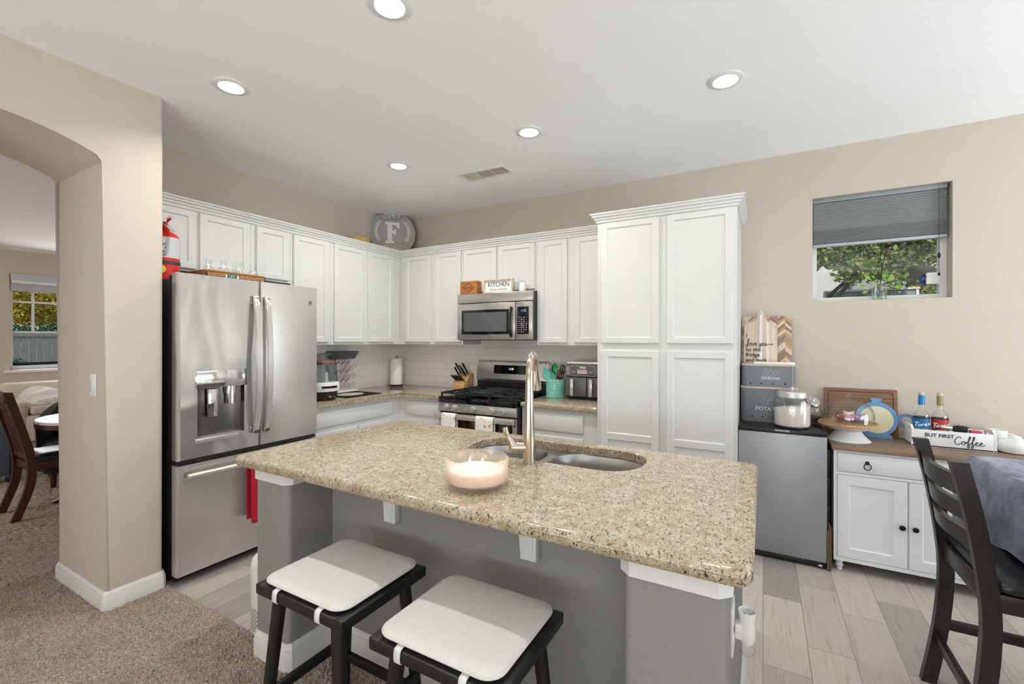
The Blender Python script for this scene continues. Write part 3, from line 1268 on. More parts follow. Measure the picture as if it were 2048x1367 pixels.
# ------------------------------------------------------------------ refrigerator
FX, FY0, FY1, FYM = -2.90, 1.278, 2.188, 1.754
t = thing('refrigerator', 'stainless steel french-door refrigerator with water dispenser and bottom freezer', 'refrigerator', (-3.25, 1.73, 0))
b = B()
b.box(-3.64, FY0 + .008, .02, FX - .075, FY1 - .008, 1.775, .004)
b.box(-3.6, FY0 + .03, 0, FX - .11, FY1 - .03, .06)
b.box(FX - .08, FY0 + .012, .70, FX - .012, FY1 - .012, .725)
b.build('cabinet_body', CHARCOAL, t)
b = B()
for y in (FY0 + .055, FY1 - .055):
    b.box(FX - .16, y - .035, 1.775, FX - .03, y + .035, 1.80, .008)
b.build('hinge_cover', RUBBER, t)


def slab_door(b, y0, y1, z0, z1, hole=None, depth=.055):
    """door standing in front of the body; optional recess cut into its face"""
    r = .012
    lo = []
    for ins, x in ((0, FX - .07), (0, FX - .012), (.0035, FX - .0035), (.012, FX)):
        lo.append([V((x, y, z)) for y, z in ((y0 + ins, z0 + ins * .3), (y1 - ins, z0 + ins * .3), (y1 - ins, z1 - ins * .3), (y0 + ins, z1 - ins * .3))])
    b.loft(lo, True, hole is None)
    if hole:
        hy0, hy1, hz0, hz1 = hole
        h = [V((FX, y, z)) for y, z in ((hy0, hz0), (hy1, hz0), (hy1, hz1), (hy0, hz1))]
        o = lo[-1]
        b.raw(o + h, [(k, (k + 1) % 4, 4 + (k + 1) % 4, 4 + k) for k in range(4)])
        return h


hole = (1.378, 1.650, .836, 1.135)
b = B()
slab_door(b, FY0, FYM - .0035, .722, 1.805, hole)
ld = b.build('door', STEELW, t)
b = B()
slab_door(b, FYM + .0035, FY1, .722, 1.805)
rd = b.build('door', STEEL, t)
b = B()
slab_door(b, FY0, FY1, .058, .692)
fd = b.build('freezer_drawer', STEEL, t)
# dispenser
hy0, hy1, hz0, hz1 = hole
b = B()
n = 10
fr, bk = [], []
for k in range(n + 1):
    y = hy0 + (hy1 - hy0) * k / n
    dpt = .062 * (1 - ((k / n - .5) * 2) ** 4 * .35)
    bk.append((FX - dpt, y))
vs = [(x, y, hz0) for x, y in bk] + [(x, y, hz1) for x, y in bk]
fs = [(k, k + 1, n + 2 + k, n + 1 + k) for k in range(n)]
b.raw(vs, fs)
b.raw([(FX, hy0, hz0), (FX, hy0, hz1), (bk[0][0], hy0, hz1), (bk[0][0], hy0, hz0)], [(0, 1, 2, 3)])
b.raw([(FX, hy1, hz0), (FX, hy1, hz1), (bk[-1][0], hy1, hz1), (bk[-1][0], hy1, hz0)], [(0, 1, 2, 3)])
b.raw([(FX, hy0, hz1), (FX, hy1, hz1)] + [(x, y, hz1) for x, y in bk[::-1]], [tuple(range(n + 3))])
b.build('dispenser_recess', STEELD, ld)
b = B()
b.raw([(FX, hy0, hz0), (FX, hy1, hz0)] + [(x, y, hz0) for x, y in bk[::-1]], [tuple(range(n + 3))])
b.prism([(FX - .002, hy0 - .012), (FX + .009, hy0 - .010), (FX + .009, hy1 - .035), (FX - .002, hy1 - .03)], (0, 0, .806), EX, EY, (0, 0, .029), .002)
for y in (1.44, 1.50, 1.56):
    b.box(FX - .035, y, hz0 + .0005, FX - .02, y + .03, hz0 + .0015)
b.build('drip_tray', STEEL, ld)
b = B()
b.box(FX - .002, 1.369, 1.131, FX + .010, 1.664, 1.234, .003)
pn = b.build('dispenser_panel', CHROME, ld)
b = B()
for y, z, w in ((1.42, 1.195, .014), (1.42, 1.168, .012), (1.475, 1.145, .018), (1.525, 1.145, .008), (1.57, 1.147, .010), (1.61, 1.207, .03), (1.615, 1.180, .022), (1.607, 1.146, .036)):
    b.box(FX + .0102, y, z, FX + .0106, y + w, z + .0025)
b.build('panel_marks', GREYP, pn)
b = B()
b.box(FX - .05, 1.453, .95, FX - .032, 1.508, 1.118, .003)
b.build('paddle', CHROME, ld)
b = B()
b.cyl((FX - .034, 1.585, 1.135), (FX - .034, 1.585, 1.085), .033, n=24)
b.cyl((FX - .034, 1.585, 1.085), (FX - .034, 1.585, 1.02), .026, n=24)
b.build('spout', CHROME, ld)


def bar_handle(y, par):
    b = B()
    pts, back = [], []
    for k in range(21):
        u = k / 20
        z = .815 + (1.705 - .815) * u
        x = FX + .030 + .042 * math.sin(PI * u) ** .8
        pts.append((x, z))
        back.append((x - .020, z))
    b.prism(pts + back[::-1], (0, y - .017, 0), EX, EZ, (0, .034, 0), .004)
    hd_ = b.build('handle', STEEL, par, 40)
    b = B()
    for z in (.835, 1.672):
        b.box(FX, y - .015, z - .022, FX + .034, y + .015, z + .022, .004)
    b.build('handle_mount', STEELD, hd_)


bar_handle(1.712, ld)
bar_handle(1.786, rd)
b = B()
b.tube(crv([(FX + .058, 1.30, .640), (FX + .066, 1.45, .640), (FX + .069, 1.73, .640), (FX + .066, 2.0, .640), (FX + .058, 2.165, .640)], 5), .017, 16)
hd_ = b.build('handle', STEEL, fd)
b = B()
for y in (1.325, 2.14):
    b.box(FX, y - .014, .626, FX + .055, y + .014, .654, .004)
b.build('handle_mount', STEELD, hd_)
b = B()
X = b.X
b.X = Matrix.Translation((FX, 2.126, 1.690)) @ Matrix.Rotation(PI / 2, 4, 'Y')
b.lathe([(.0001, .002), (.0145, .002), (.0155, .0035), (.0175, .0035), (.0185, .001)], n=28)
bd = b.build('badge', CHROME, rd)
b = B()
cpts = [(FX + .003, 2.126 + .0075 * math.cos(a) * (1 + .25 * math.sin(3 * a)), 1.690 + .0085 * math.sin(a)) for a in [2 * PI * k / 24 for k in range(25)]]
b.tube(cpts, .0009, 6)
b.tube(crv([(FX + .003, 2.119, 1.687), (FX + .003, 2.124, 1.695), (FX + .003, 2.126, 1.687), (FX + .003, 2.131, 1.695), (FX + .003, 2.133, 1.687)], 4), .0009, 6)
b.build('badge_monogram', RUBBER, bd)

# ------------------------------------------------------------------ gas range
GX0, GX1 = -2.540, -1.745
GW = GX1 - GX0
t = thing('gas_range', 'stainless steel gas range with black grates below the microwave', 'stove', ((GX0 + GX1) / 2, 3.5, 0))
b = B()
b.box(GX0, 3.19, .03, GX1, 3.855, .905)
b.box(GX0 + .03, 3.24, 0, GX1 - .03, 3.8, .03)
b.build('body', CHARCOAL, t)
b = B()
b.box(GX0, 3.165, .862, GX1, 3.80, .918, .006)
b.build('cooktop', BLACKG, t)
b = B()
b.prism([(3.175, .787), (3.158, .790), (3.168, .866), (3.19, .866)], (GX0, 0, 0), EY, EZ, (GW, 0, 0), .002)
b.box(GX0, 3.17, .79, GX1, 3.2, .866)
cp = b.build('control_panel', STEELR, t)
for x in (-2.445, -2.355, -2.160, -1.968, -1.870):
    b = B()
    b.X = Matrix.Translation((x, 3.163, .828)) @ Matrix.Rotation(PI / 2 + .12, 4, 'X')
    b.lathe([(.030, 0), (.030, .004), (.026, .006), (.0245, .026), (.022, .029), (.0001, .029)], n=28)
    b.box(-.005, -.021, .028, .005, .021, .034, .002)
    b.build('knob', STEEL, t)
b = B()
b.box(GX0 + .002, 3.165, .15, GX1 - .002, 3.19, .775, .004)
od = b.build('oven_door', STEELR, t)
b = B()
b.box(GX0 + .035, 3.1625, .2, GX1 - .035, 3.1655, .735, .001)
b.build('oven_window', mat('oven_glass', (40, 20, 18), .06), od)
b = B()
b.box(GX0 - .012, 3.105, .735, GX1 + .006, 3.128, .778, .004)
for x in (GX0 + .02, GX1 - .03):
    b.box(x - .016, 3.12, .738, x + .016, 3.168, .775, .003)
b.build('handle', STEEL, od)
b = B()
for k in range(5):
    b.box(-1.772, 3.16, .715 + k * .012, GX1 - .004, 3.1655, .721 + k * .012)
b.build('door_vents', BLACK, od)
b = B()
b.prism([(3.835, .915), (3.80, .915), (3.80, 1.0), (3.775, 1.035), (3.80, 1.205), (3.82, 1.215), (3.845, 1.205)], (GX0, 0, 0), EY, EZ, (GW, 0, 0), .003)
bgp = b.build('backguard', STEELR, t)
b = B()
b.box(GX0 + .004, 3.785, .918, GX1 - .004, 3.80, 1.01)
b.build('backguard_vent', BLACK, t)
dz = V((0, .147, 1)).normalized()
bp0 = V((-2.34, 3.7845, 1.088))
b = B()
b.prism([(0, 0), (.36, 0), (.36, .085), (0, .085)], bp0 - V((0, .002, 0)), EX, dz, (0, -.002, 0))
dp = b.build('display_panel', BLACKG, bgp)
text('1:10', .030, bp0 + V((.20, -.0044, .040)), EX, dz, 'clock_digits', LCDW, dp)
b = B()
for i in range(3):
    for j in range(3):
        for x0 in (.025, .285):
            p = bp0 + EX * (x0 + i * .022) + dz * (.018 + j * .023) - V((0, .0044, 0))
            b.raw([p, p + EX * .011, p + EX * .011 + dz * .003, p + dz * .003], [(0, 1, 2, 3)])
b.build('panel_marks', GREYP, dp)
# burners and grates
b = B()
for x in (-2.40, -2.142, -1.885):
    for y in (3.31, 3.62):
        if abs(x + 2.142) > .01 or y > 3.4:
            b.lathe([(.055, 0), (.055, .006), (.040, .008), (.040, .016), (.036, .020), (.0001, .020)], (x, y, .918), 20)
b.build('burners', IRON, t)
for g in range(3):
    x0 = GX0 + .012 + g * (GW - .024) / 3
    x1 = x0 + (GW - .024) / 3 - .004
    b = B()
    zt_ = .955
    for y0, y1 in ((3.185, 3.200), (3.735, 3.75), (3.46, 3.474)):
        b.box(x0, y0, zt_ - .016, x1, y1, zt_, .003)
    for x in (x0, x1 - .013, (x0 + x1) / 2 - .006):
        b.box(x, 3.185, zt_ - .016, x + .013, 3.75, zt_, .003)
    for yc in (3.33, 3.605):
        for s_ in (-1, 1):
            for dy in (-.06, .06):
                xm = (x0 + x1) / 2
                b.box(xm + s_ * .03 if s_ > 0 else x0, yc + dy - .005, zt_ - .014, x1 if s_ > 0 else xm - .03, yc + dy + .005, zt_ + .003, .002)
    for x in (x0 + .006, x1 - .006):
        for y in (3.193, 3.742):
            b.box(x - .007, y - .007, .9175, x + .007, y + .007, zt_ - .01)
    b.build('grate', IRON, t)
    if g == 1:
        b = B()
        b.box(x0 + .012, 3.22, zt_, x1 - .012, 3.71, zt_ + .008, .003)
        b.build('griddle', IRON, t)


def cloth(name, label, cat, x0, x1, path, m, group=None, ripple=.003, axis='x', th=.003):
    """cloth strip following a side-view path, hung over a bar"""
    P = crv([V((0, y, z)) for y, z in path], 6)
    nx = 12
    b = B()
    vs, fs = [], []
    for i, p in enumerate(P):
        for k in range(nx + 1):
            x = x0 + (x1 - x0) * k / nx
            w = ripple * math.sin(k * 1.3 + i * .15) * (i / len(P))
            if axis == 'x':
                vs.append((x, p.y + w, p.z))
            else:
                vs.append((p.y + w, x, p.z))
    for i in range(len(P) - 1):
        for k in range(nx):
            a = i * (nx + 1) + k
            fs.append((a, a + 1, a + nx + 2, a + nx + 1))
    b.raw(vs, fs)
    o = b.build(name, m, None, 60)
    s = o.modifiers.new('thickness', 'SOLIDIFY')
    s.thickness = th
    s.offset = 0
    if label:
        tag(o, label, cat, group)
    return o


def m_floral():
    m = N('floral_towel')
    v = m.coord()
    vo = m.n('TexVoronoi')
    vo.inputs['Scale'].default_value = 17
    m.l(v, vo.inputs[0])
    flow = m.ramp(vo.outputs['Distance'], [(.16, lin((206, 160, 96))), (.20, lin((238, 206, 170))), (.30, lin((240, 236, 230))), (1, lin((243, 241, 238)))])
    v2 = m.n('TexVoronoi')
    v2.inputs['Scale'].default_value = 64
    m.l(v, v2.inputs[0])
    dots = m.ramp(v2.outputs['Distance'], [(.15, (1, 1, 1, 1)), (.24, (0, 0, 0, 1))])
    c = m.mix(dots, flow, lin((96, 92, 98)))
    m.bsdf(c, .95)
    return m.mat


FLORAL = m_floral()
hp = [(3.135, .60), (3.134, .70), (3.132, .77), (3.117, .783), (3.098, .77), (3.094, .72), (3.092, .66), (3.090, .60)]
cloth('dish_towel', 'white floral dish towel hanging left of centre on the oven handle', 'towel', -2.452, -2.305, hp, FLORAL, 'floral towels on the oven handle')
cloth('dish_towel', 'white floral dish towel hanging right of centre on the oven handle', 'towel', -2.095, -1.925, hp, FLORAL, 'floral towels on the oven handle')
fxh = FX + .068
cloth('dish_towel', 'deep red towel hanging on the freezer drawer handle beside the island', 'towel', 1.640, 1.83, [(fxh - .024, .28), (fxh - .026, .45), (fxh - .023, .63), (fxh, .6635), (fxh + .023, .63), (fxh + .028, .45), (fxh + .034, .265)], REDT, None, .007, 'y')

# ------------------------------------------------------------------ microwave
MX0, MX1, MY, MZ0, MZ1 = -2.533, -1.737, 3.445, 1.422, 1.848
t = thing('microwave', 'stainless over-the-range microwave under the short wall cabinet', 'microwave', ((MX0 + MX1) / 2, 3.65, MZ0))
b = B()
b.box(MX0, MY + .02, MZ0, MX1, UY - .001, MZ1 - .003, .003)
b.box(MX0 + .003, MY + .02, MZ0 - .006, MX1 - .003, YR - .01, MZ1 - .003 - .001)
b.build('body', RUBBER, t)
b = B()
b.box(MX0, MY - .008, 1.762, MX1, MY + .03, MZ1, .004)
b.build('vent_strip', STEELR, t)
xd = -1.905
b = B()
b.box(MX0, MY - .012, MZ0, xd, MY + .02, 1.757, .008)
md = b.build('door', STEELR, t)
b = B()
b.box(MX0 + .050, MY - .015, MZ0 + .045, xd - .048, MY - .011, 1.700, .006)
b.build('door_rim', CHROME, md)
b = B()
b.box(MX0 + .054, MY - .0165, MZ0 + .049, xd - .052, MY - .012, 1.696, .005)
b.build('door_glass', BLACKG, md)
b = B()
b.box(MX0 + .084, MY - .0175, MZ0 + .075, xd - .085, MY - .016, 1.672)
b.build('door_screen', mat('microwave_mesh', (88, 90, 90), .25, var=.1, vs=400), md)
b = B()
b.tube(crv([(xd - .036, MY - .012, 1.455), (xd - .036, MY - .040, 1.50), (xd - .036, MY - .048, 1.58), (xd - .036, MY - .040, 1.66), (xd - .036, MY - .012, 1.705)], 5), .0135, 14, flat=1.3)
b.build('handle', BLACK, md)
b = B()
b.box(xd + .003, MY - .010, MZ0, MX1, MY + .02, 1.757, .008)
mp = b.build('control_panel', STEELR, t)
b = B()
b.box(xd + .022, MY - .0125, MZ0 + .05, MX1 - .032, MY - .009, 1.712, .002)
b.build('keypad', BLACKG, mp)
text('1:12', .030, (xd + .085, MY - .0128, 1.668), EX, EZ, 'clock_digits', LCD, mp)
b = B()
for j in range(8):
    for i in range(4):
        if j in (1, 2, 3, 4) or i != 3:
            x = xd + .034 + i * .024
            b.box(x, MY - .0131, 1.49 + j * .018, x + .010 + .004 * ((i + j) % 2), MY - .0126, 1.495 + j * .018)
b.build('key_marks', mat('key_print', (190, 190, 190), .6), mp)

# ------------------------------------------------------------------ mini fridge
QX0, QX1, QY, QZ = -.1455, .343, 3.348, .85
t = thing('mini_fridge', 'small grey-door fridge with black top between the pantry and the white sideboard', 'mini fridge', ((QX0 + QX1) / 2, 3.6, 0))
b = B()
b.box(QX0, QY + .045, .02, QX1, 3.84, .815, .004)
b.box(QX0 + .02, QY + .06, 0, QX1 - .02, 3.82, .02)
b.build('body', CHARCOAL, t)
b = B()
b.box(QX0, QY + .02, .815, QX1, 3.84, QZ, .006)
b.build('top', BLACK, t)
b = B()
b.box(QX0, QY, .045, QX1, QY + .045, .822, .005)
dr = b.build('door', GREYDOOR, t)
b = B()
b.box(QX0, QY - .002, .8225, QX1, QY + .045, .848, .004)
b.box(QX0 + .09, QY - .004, .826, QX1 - .06, QY - .001, .834, .001)
b.build('door_cap', BLACK, dr)
text('FRIGIDAIRE', .014, (.105, QY - .0025, .836), EX, EZ, 'door_lettering', WHITEP, dr, sx=1.15)
b = B()
b.box(QX0 + .01, QY + .012, .012, QX1 - .002, QY + .05, .04, .003)
b.build('kick_strip', BLACK, t)
b = B()
b.box(QX1 - .045, QY + .0, .018, QX1 - .022, QY + .012, .03, .002)
b.build('hinge', CHROME, t)


# ------------------------------------------------------------------ bar stools
def stool(label, x0, y0):
    """counter stool: frame x0..x0+.425, y0..y0+.37, seat 0.6 high"""
    w, d = .425, .372
    cx_, cy_ = x0 + w / 2, y0 + d / 2
    t = thing('bar_stool', label, 'stool', (cx_, cy_, .008), group='black stools with white cushions at the island')
    b = local(t)
    zt_, th = .592, .034
    b.box(-w / 2, -d / 2, zt_ - th, -w / 2 + .036, d / 2, zt_, .004)
    b.box(w / 2 - .036, -d / 2, zt_ - th, w / 2, d / 2, zt_, .004)
    b.box(-w / 2 + .03, -d / 2, zt_ - th, w / 2 - .03, -d / 2 + .036, zt_ - .001, .004)
    b.box(-w / 2 + .03, d / 2 - .036, zt_ - th, w / 2 - .03, d / 2, zt_ - .001, .004)
    b.box(-w / 2 + .03, -d / 2 + .03, zt_ - .022, w / 2 - .03, d / 2 - .03, zt_ - .006)
    b.build('seat_frame', STOOLW, t)
    for sx_ in (-1, 1):
        for sy_ in (-1, 1):
            b = local(t)
            b.cyl((sx_ * (w / 2 - .07), sy_ * (d / 2 - .045), zt_ - .03), (sx_ * (w / 2 - .012), sy_ * (d / 2 - .012), 0), .0225, .018, 20)
            b.build('leg', STOOLW, t)
    for s_ in (-1, 1):
        b = local(t)
        b.box(-w / 2 + .03, s_ * (d / 2 - .022) - .009, .13, w / 2 - .03, s_ * (d / 2 - .022) + .009, .165, .003)
        b.build('stretcher', STOOLW, t)
        b = local(t)
        b.box(s_ * (w / 2 - .024) - .009, -d / 2 + .03, .19, s_ * (w / 2 - .024) + .009, d / 2 - .03, .225, .003)
        b.build('stretcher', STOOLW, t)
    # cushion: rounded pad
    b = local(t)
    cw, cd = .388, .352
    ox, oy = -.004, .003
    lp = []
    for i, z in ((.02, 0), (.006, .003), (0, .010), (.001, .015), (.007, .020), (.02, .0235), (.05, .026), (.10, .0275)):
        lp.append([p + V((ox, oy, 0)) for p in rrect(-cw / 2 + i, -cd / 2 + i, cw / 2 - i, cd / 2 - i, max(.008, .048 - i * .5), 8, zt_ + .001 + z)])
    b.loft(lp, True, True)
    cu = b.build('cushion', CUSH, t, 60)
    b = local(t)
    b.tube([p + V((ox, oy, 0)) for p in rrect(-cw / 2 - .001, -cd / 2 - .001, cw / 2 + .001, cd / 2 + .001, .049, 8, zt_ + .0125)], .0034, 8, True)
    b.build('piping', CUSH, cu)
    for x in (-.105, .105):
        for s_ in (-1, 1):
            b = local(t)
            path = [(s_ * (d / 2 - .03), zt_ + .008), (s_ * (d / 2 - .004), zt_ + .004), (s_ * (d / 2 + .003), zt_ - .006), (s_ * (d / 2 + .003), zt_ - th + .004), (s_ * (d / 2 - .006), zt_ - th - .004), (s_ * (d / 2 - .03), zt_ - th - .005)]
            vs, fs = [], []
            P = crv([V((0, a, z)) for a, z in path], 4)
            for p in P:
                vs += [(x - .011, p.y, p.z), (x + .011, p.y, p.z)]
            for k in range(len(P) - 1):
                fs.append((2 * k, 2 * k + 1, 2 * k + 3, 2 * k + 2))
            b.raw(vs, fs)
            so = b.build('strap', STRAP, cu, 60)
            md_ = so.modifiers.new('thickness', 'SOLIDIFY')
            md_.thickness = .0025
    return t


stool('black bar stool with white cushion nearer the fridge and arch wall', -1.487, .884)
stool('black bar stool with white cushion nearer the dining table and camera', -.948, .878)


# ------------------------------------------------------------------ dining table and counter-height chair
t = thing('counter_chair', 'dark wood ladder-back counter chair with black seat at the dining table', 'chair', (.85, 2.27, 0))
def post_path(y):
    return crv([(.600, y, 0), (.640, y, .25), (.655, y, .48), (.640, y, .66), (.612, y, .84), (.575, y, 1.01)], 6)


def rect_sweep(b, P, wx, wy):
    vs, fs = [], []
    for p in P:
        vs += [(p.x - wx, p.y - wy, p.z), (p.x + wx, p.y - wy, p.z), (p.x + wx, p.y + wy, p.z), (p.x - wx, p.y + wy, p.z)]
    m = len(P)
    for i in range(m - 1):
        for k in range(4):
            fs.append((4 * i + k, 4 * i + (k + 1) % 4, 4 * i + 4 + (k + 1) % 4, 4 * i + 4 + k))
    fs += [(3, 2, 1, 0), tuple(4 * m - 4 + k for k in range(4))]
    b.raw(vs, fs)


for y in (2.480, 2.062):
    b = B()
    rect_sweep(b, post_path(y), .024, .0165)
    b.build('rear_leg', DARKW, t, 30)
for z, hgt, bx in ((.925, .068, .594), (.835, .062, .611), (.742, .060, .626)):
    b = B()
    vs, fs = [], []
    m = 14
    for i in range(m + 1):
        u = i / m
        y = 2.075 + (2.468 - 2.075) * u
        bow = -.028 * math.sin(PI * u)
        for dx, zz in ((-.010, z - hgt / 2), (.010, z - hgt / 2), (.002, z + hgt / 2), (-.018, z + hgt / 2)):
            vs.append((bx + dx + bow, y, zz))
    for i in range(m):
        for k in range(4):
            fs.append((4 * i + k, 4 * i + (k + 1) % 4, 4 * i + 4 + (k + 1) % 4, 4 * i + 4 + k))
    fs += [(0, 1, 2, 3), tuple(4 * m + k for k in range(4))]
    b.raw(vs, fs)
    b.build('back_slat', DARKW, t, 30)
b = B()
b.box(.640, 2.075, .535, .662, 2.468, .60, .004)
for y in (2.062, 2.480):
    b.box(.655, y - .011, .53, 1.06, y + .011, .59, .003)
b.box(1.05, 2.07, .53, 1.07, 2.47, .59, .003)
b.build('apron', DARKW, t)
b = B()
lp = []
for i, z in ((.014, .590), (.002, .600), (0, .612), (.006, .626), (.025, .636), (.07, .641)):
    lp.append(rrect(.655 + i, 2.045 + i, 1.085 - i, 2.497 - i, .045, 6, z))
b.loft(lp)
b.build('seat', LEATHER, t, 60)
for y in (2.065, 2.477):
    b = B()
    b.box(1.035, y - .02, 0, 1.075, y + .02, .59, .004)
    b.build('front_leg', DARKW, t)
    b = B()
    b.box(.635, y - .010, .235, 1.05, y + .010, .275, .003)
    b.build('stretcher', DARKW, t)
for x, z in ((.630, .17), (1.055, .20)):
    b = B()
    b.box(x - .011, 2.07, z, x + .011, 2.475, z + .04, .003)
    b.build('stretcher', DARKW, t)

TX0, TY1, TZ = .80, 2.725, .915
t = thing('dining_table', 'dark counter-height dining table under the grey-blue linen cloth', 'table', (1.4, 2.1, 0))
b = B()
b.box(TX0 + .006, 1.35, TZ - .035, 2.0, TY1 - .006, TZ - .003, .004)
b.box(TX0 + .10, 1.45, TZ - .11, 1.9, TY1 - .1, TZ - .035)
b.build('tabletop', DARKW, t)
for x in (TX0 + .34, 1.86):
    for y in (1.5, TY1 - .14):
        b = B()
        b.box(x - .04, y - .04, 0, x + .04, y + .04, TZ - .035, .004)
        b.build('leg', DARKW, t)


def m_linen():
    m = N('grey_blue_linen')
    v = m.coord()
    a = m.noise(v, 9, 6, .7, .8)
    w = m.noise(m.coord((1, 1, 6)), 320, 2)
    col = m.ramp(a, [(.3, lin((92, 98, 116))), (.48, lin((132, 140, 160))), (.6, lin((158, 166, 184))), (.75, lin((188, 195, 208)))])
    h = m.mix(.35, a, w)
    m.bsdf(col, .9, 0, m.bump(h, .9, .014), Sheen_Weight=.3)
    return m.mat


LINEN = m_linen()
# cloth: top grid continued down each side, hanging in folds
b = B()
gx = [-.0] + []
rng = random.Random(4)
nu, nv = 60, 70
xs = np.linspace(TX0 - .34, 2.3, nu)
ys = np.linspace(1.0, TY1 + .34, nv)
vs, fs = [], []
for j, y in enumerate(ys):
    for i, x in enumerate(xs):
        dx = max(TX0 - x, 0, x - 2.006)
        dy = max(1.344 - y, 0, y - TY1)
        px = min(max(x, TX0), 2.006)
        py = min(max(y, 1.344), TY1)
        d = math.hypot(dx, dy)
        z = TZ + .0015 * math.sin(x * 37 + y * 21) + .0015 * math.sin(y * 53)
        if d > 0:
            if dx > 0 and dy > 0:
                ang = math.atan2(dy, dx)
                fold = .035 * math.sin(2 * ang) * min(1, d / .15)
            else:
                fold = 0
            along = y if dx > dy else x
            rip = (.010 + .03 * d) * (.6 * math.sin(along * 19) + .5 * math.sin(along * 31 + 1))
            outw = .012 + .05 * d + rip * min(1, d / .12) + fold
            sx_ = -1 if x < TX0 else 1
            sy_ = -1 if y < 1.344 else 1
            if dx > 0:
                px += sx_ * outw * dx / d
            if dy > 0:
                py += sy_ * outw * dy / d
            z = TZ - .004 - d * .93
        zmin = .650 + .01 * math.sin(along * 23) if d > 0 and x < TX0 and 2.03 < y < 2.51 else -1
        vs.append((px, py, max(z, zmin)))
for j in range(nv - 1):
    for i in range(nu - 1):
        a = j * nu + i
        fs.append((a, a + 1, a + nu + 1, a + nu))
b.raw(vs, fs)
o = b.build('tablecloth', LINEN, None, 70, merge=False)
s_ = o.modifiers.new('thickness', 'SOLIDIFY')
s_.thickness = .002
s_.offset = 1
tag(o, 'rumpled grey-blue linen tablecloth hanging off the dining table corner', 'tablecloth')

# ------------------------------------------------------------------ sideboard
SBX0, SBX1, SBY, SBZ = .380, 1.50, 3.385, .775
t = thing('sideboard', 'white farmhouse sideboard with brown wood top under the small window', 'sideboard', (.95, 3.6, 0))
b = B()
b.box(SBX0, SBY + .016, .075, SBX1, 3.835, SBZ - .03)
b.box(SBX0, SBY - .001, .068, SBX1, SBY + .02, .088)
for x0, x1 in ((SBX0, .396), (1.088, 1.104), (1.47, SBX1)):
    b.box(x0, SBY, .088, x1, SBY + .02, SBZ - .042)
b.box(SBX0, SBY + .0008, .598, SBX1, SBY + .02, .614)
b.box(SBX0, SBY, SBZ - .042, SBX1, SBY + .02, SBZ - .03)
b.build('body', SIDEW, t)
b = B()
b.box(SBX0 - .012, SBY - .015, SBZ - .028, SBX1 + .012, 3.845, SBZ, .004)
b.build('top', OAK, t)
for x0, x1, ks in ((.399, 1.086, (.545, .94)), (1.106, 1.468, (1.287,))):
    b = B()
    b.box(x0, SBY + .001, .617, x1, SBY + .018, SBZ - .045, .002)
    dw = b.build('drawer', SIDEW, t)
    for x in ks:
        b = B()
        b.X = Matrix.Translation((x, SBY + .001, .682)) @ Matrix.Rotation(PI / 2, 4, 'X')
        b.lathe([(.0115, 0), (.0115, .002), (.007, .006), (.005, .014), (.0001, .016)], n=18)
        b.X = Matrix.Identity(4)
        b.tube([(x + .017 * math.sin(2 * PI * k / 20), SBY - .008 - .003 * math.cos(2 * PI * k / 20), .661 + .019 * math.cos(2 * PI * k / 20)) for k in range(20)], .0026, 8, True)
        b.build('ring_pull', BRONZE, dw)
for x0, x1, kx in ((.399, .730, .704), (.738, 1.086, .763), (1.106, 1.468, 1.13)):
    b = B()
    b.door((x0, SBY + .019, .090), EX, EZ, -EY, x1 - x0, .505, .058, .018)
    dd_ = b.build('door', SIDEW, t)
    b = B()
    b.X = Matrix.Translation((kx, SBY, .332)) @ Matrix.Rotation(PI / 2, 4, 'X')
    b.lathe([(.009, 0), (.007, .004), (.006, .010), (.0145, .015), (.0155, .020), (.011, .025), (.0001, .026)], n=22)
    b.build('knob', BRONZE, dd_)
for x in (SBX0 + .032, SBX1 - .032):
    for y in (SBY + .035, 3.80):
        b = B()
        b.lathe([(.012, 0), (.017, .006), (.013, .014), (.019, .022), (.022, .034), (.017, .044), (.019, .05), (.026, .058), (.026, .0755)], (x, y, 0), 20, True, True)
        b.build('foot', SIDEW, t)

# folded paper bags standing in the gap beside the mini fridge
BAG = mat('brown_paper', (132, 112, 94), .9, var=.2, vs=30, bump=.5, bs=30)
for k, (x, y0, z1, lab) in enumerate(((.3465, 3.345, .255, 'short folded brown paper bag hugging the right side of the mini fridge'),
                                      (.3545, 3.352, .29, 'folded brown paper bag in the middle of the gap beside the mini fridge'),
                                      (.3625, 3.350, .275, 'folded brown paper bag closest to the white sideboard'))):
    b = B()
    b.box(x - .0028, y0, .0, x - .0006, 3.75, z1, .0005)
    b.box(x + .0006, y0 + .004, .0, x + .0028, 3.75, z1 - .012, .0005)
    b.box(x - .0028, y0, .0, x + .0028, y0 + .003, z1 * .5)
    tag(b.build('paper_bag', BAG), lab, 'paper bag', 'paper bags beside the mini fridge')
DARKBAG = mat('dark_bag', (54, 44, 40), .7, var=.2, bump=.6, bs=25)
b = B()
for i in range(5):
    z = .30 + i * .088
    b.box(.3455, 3.40 + .01 * (i % 2), z, .3635, 3.74, z + .086, .006)
tag(b.build('folded_bag', DARKBAG), 'dark crumpled bag stuffed upright between mini fridge and sideboard', 'bag')


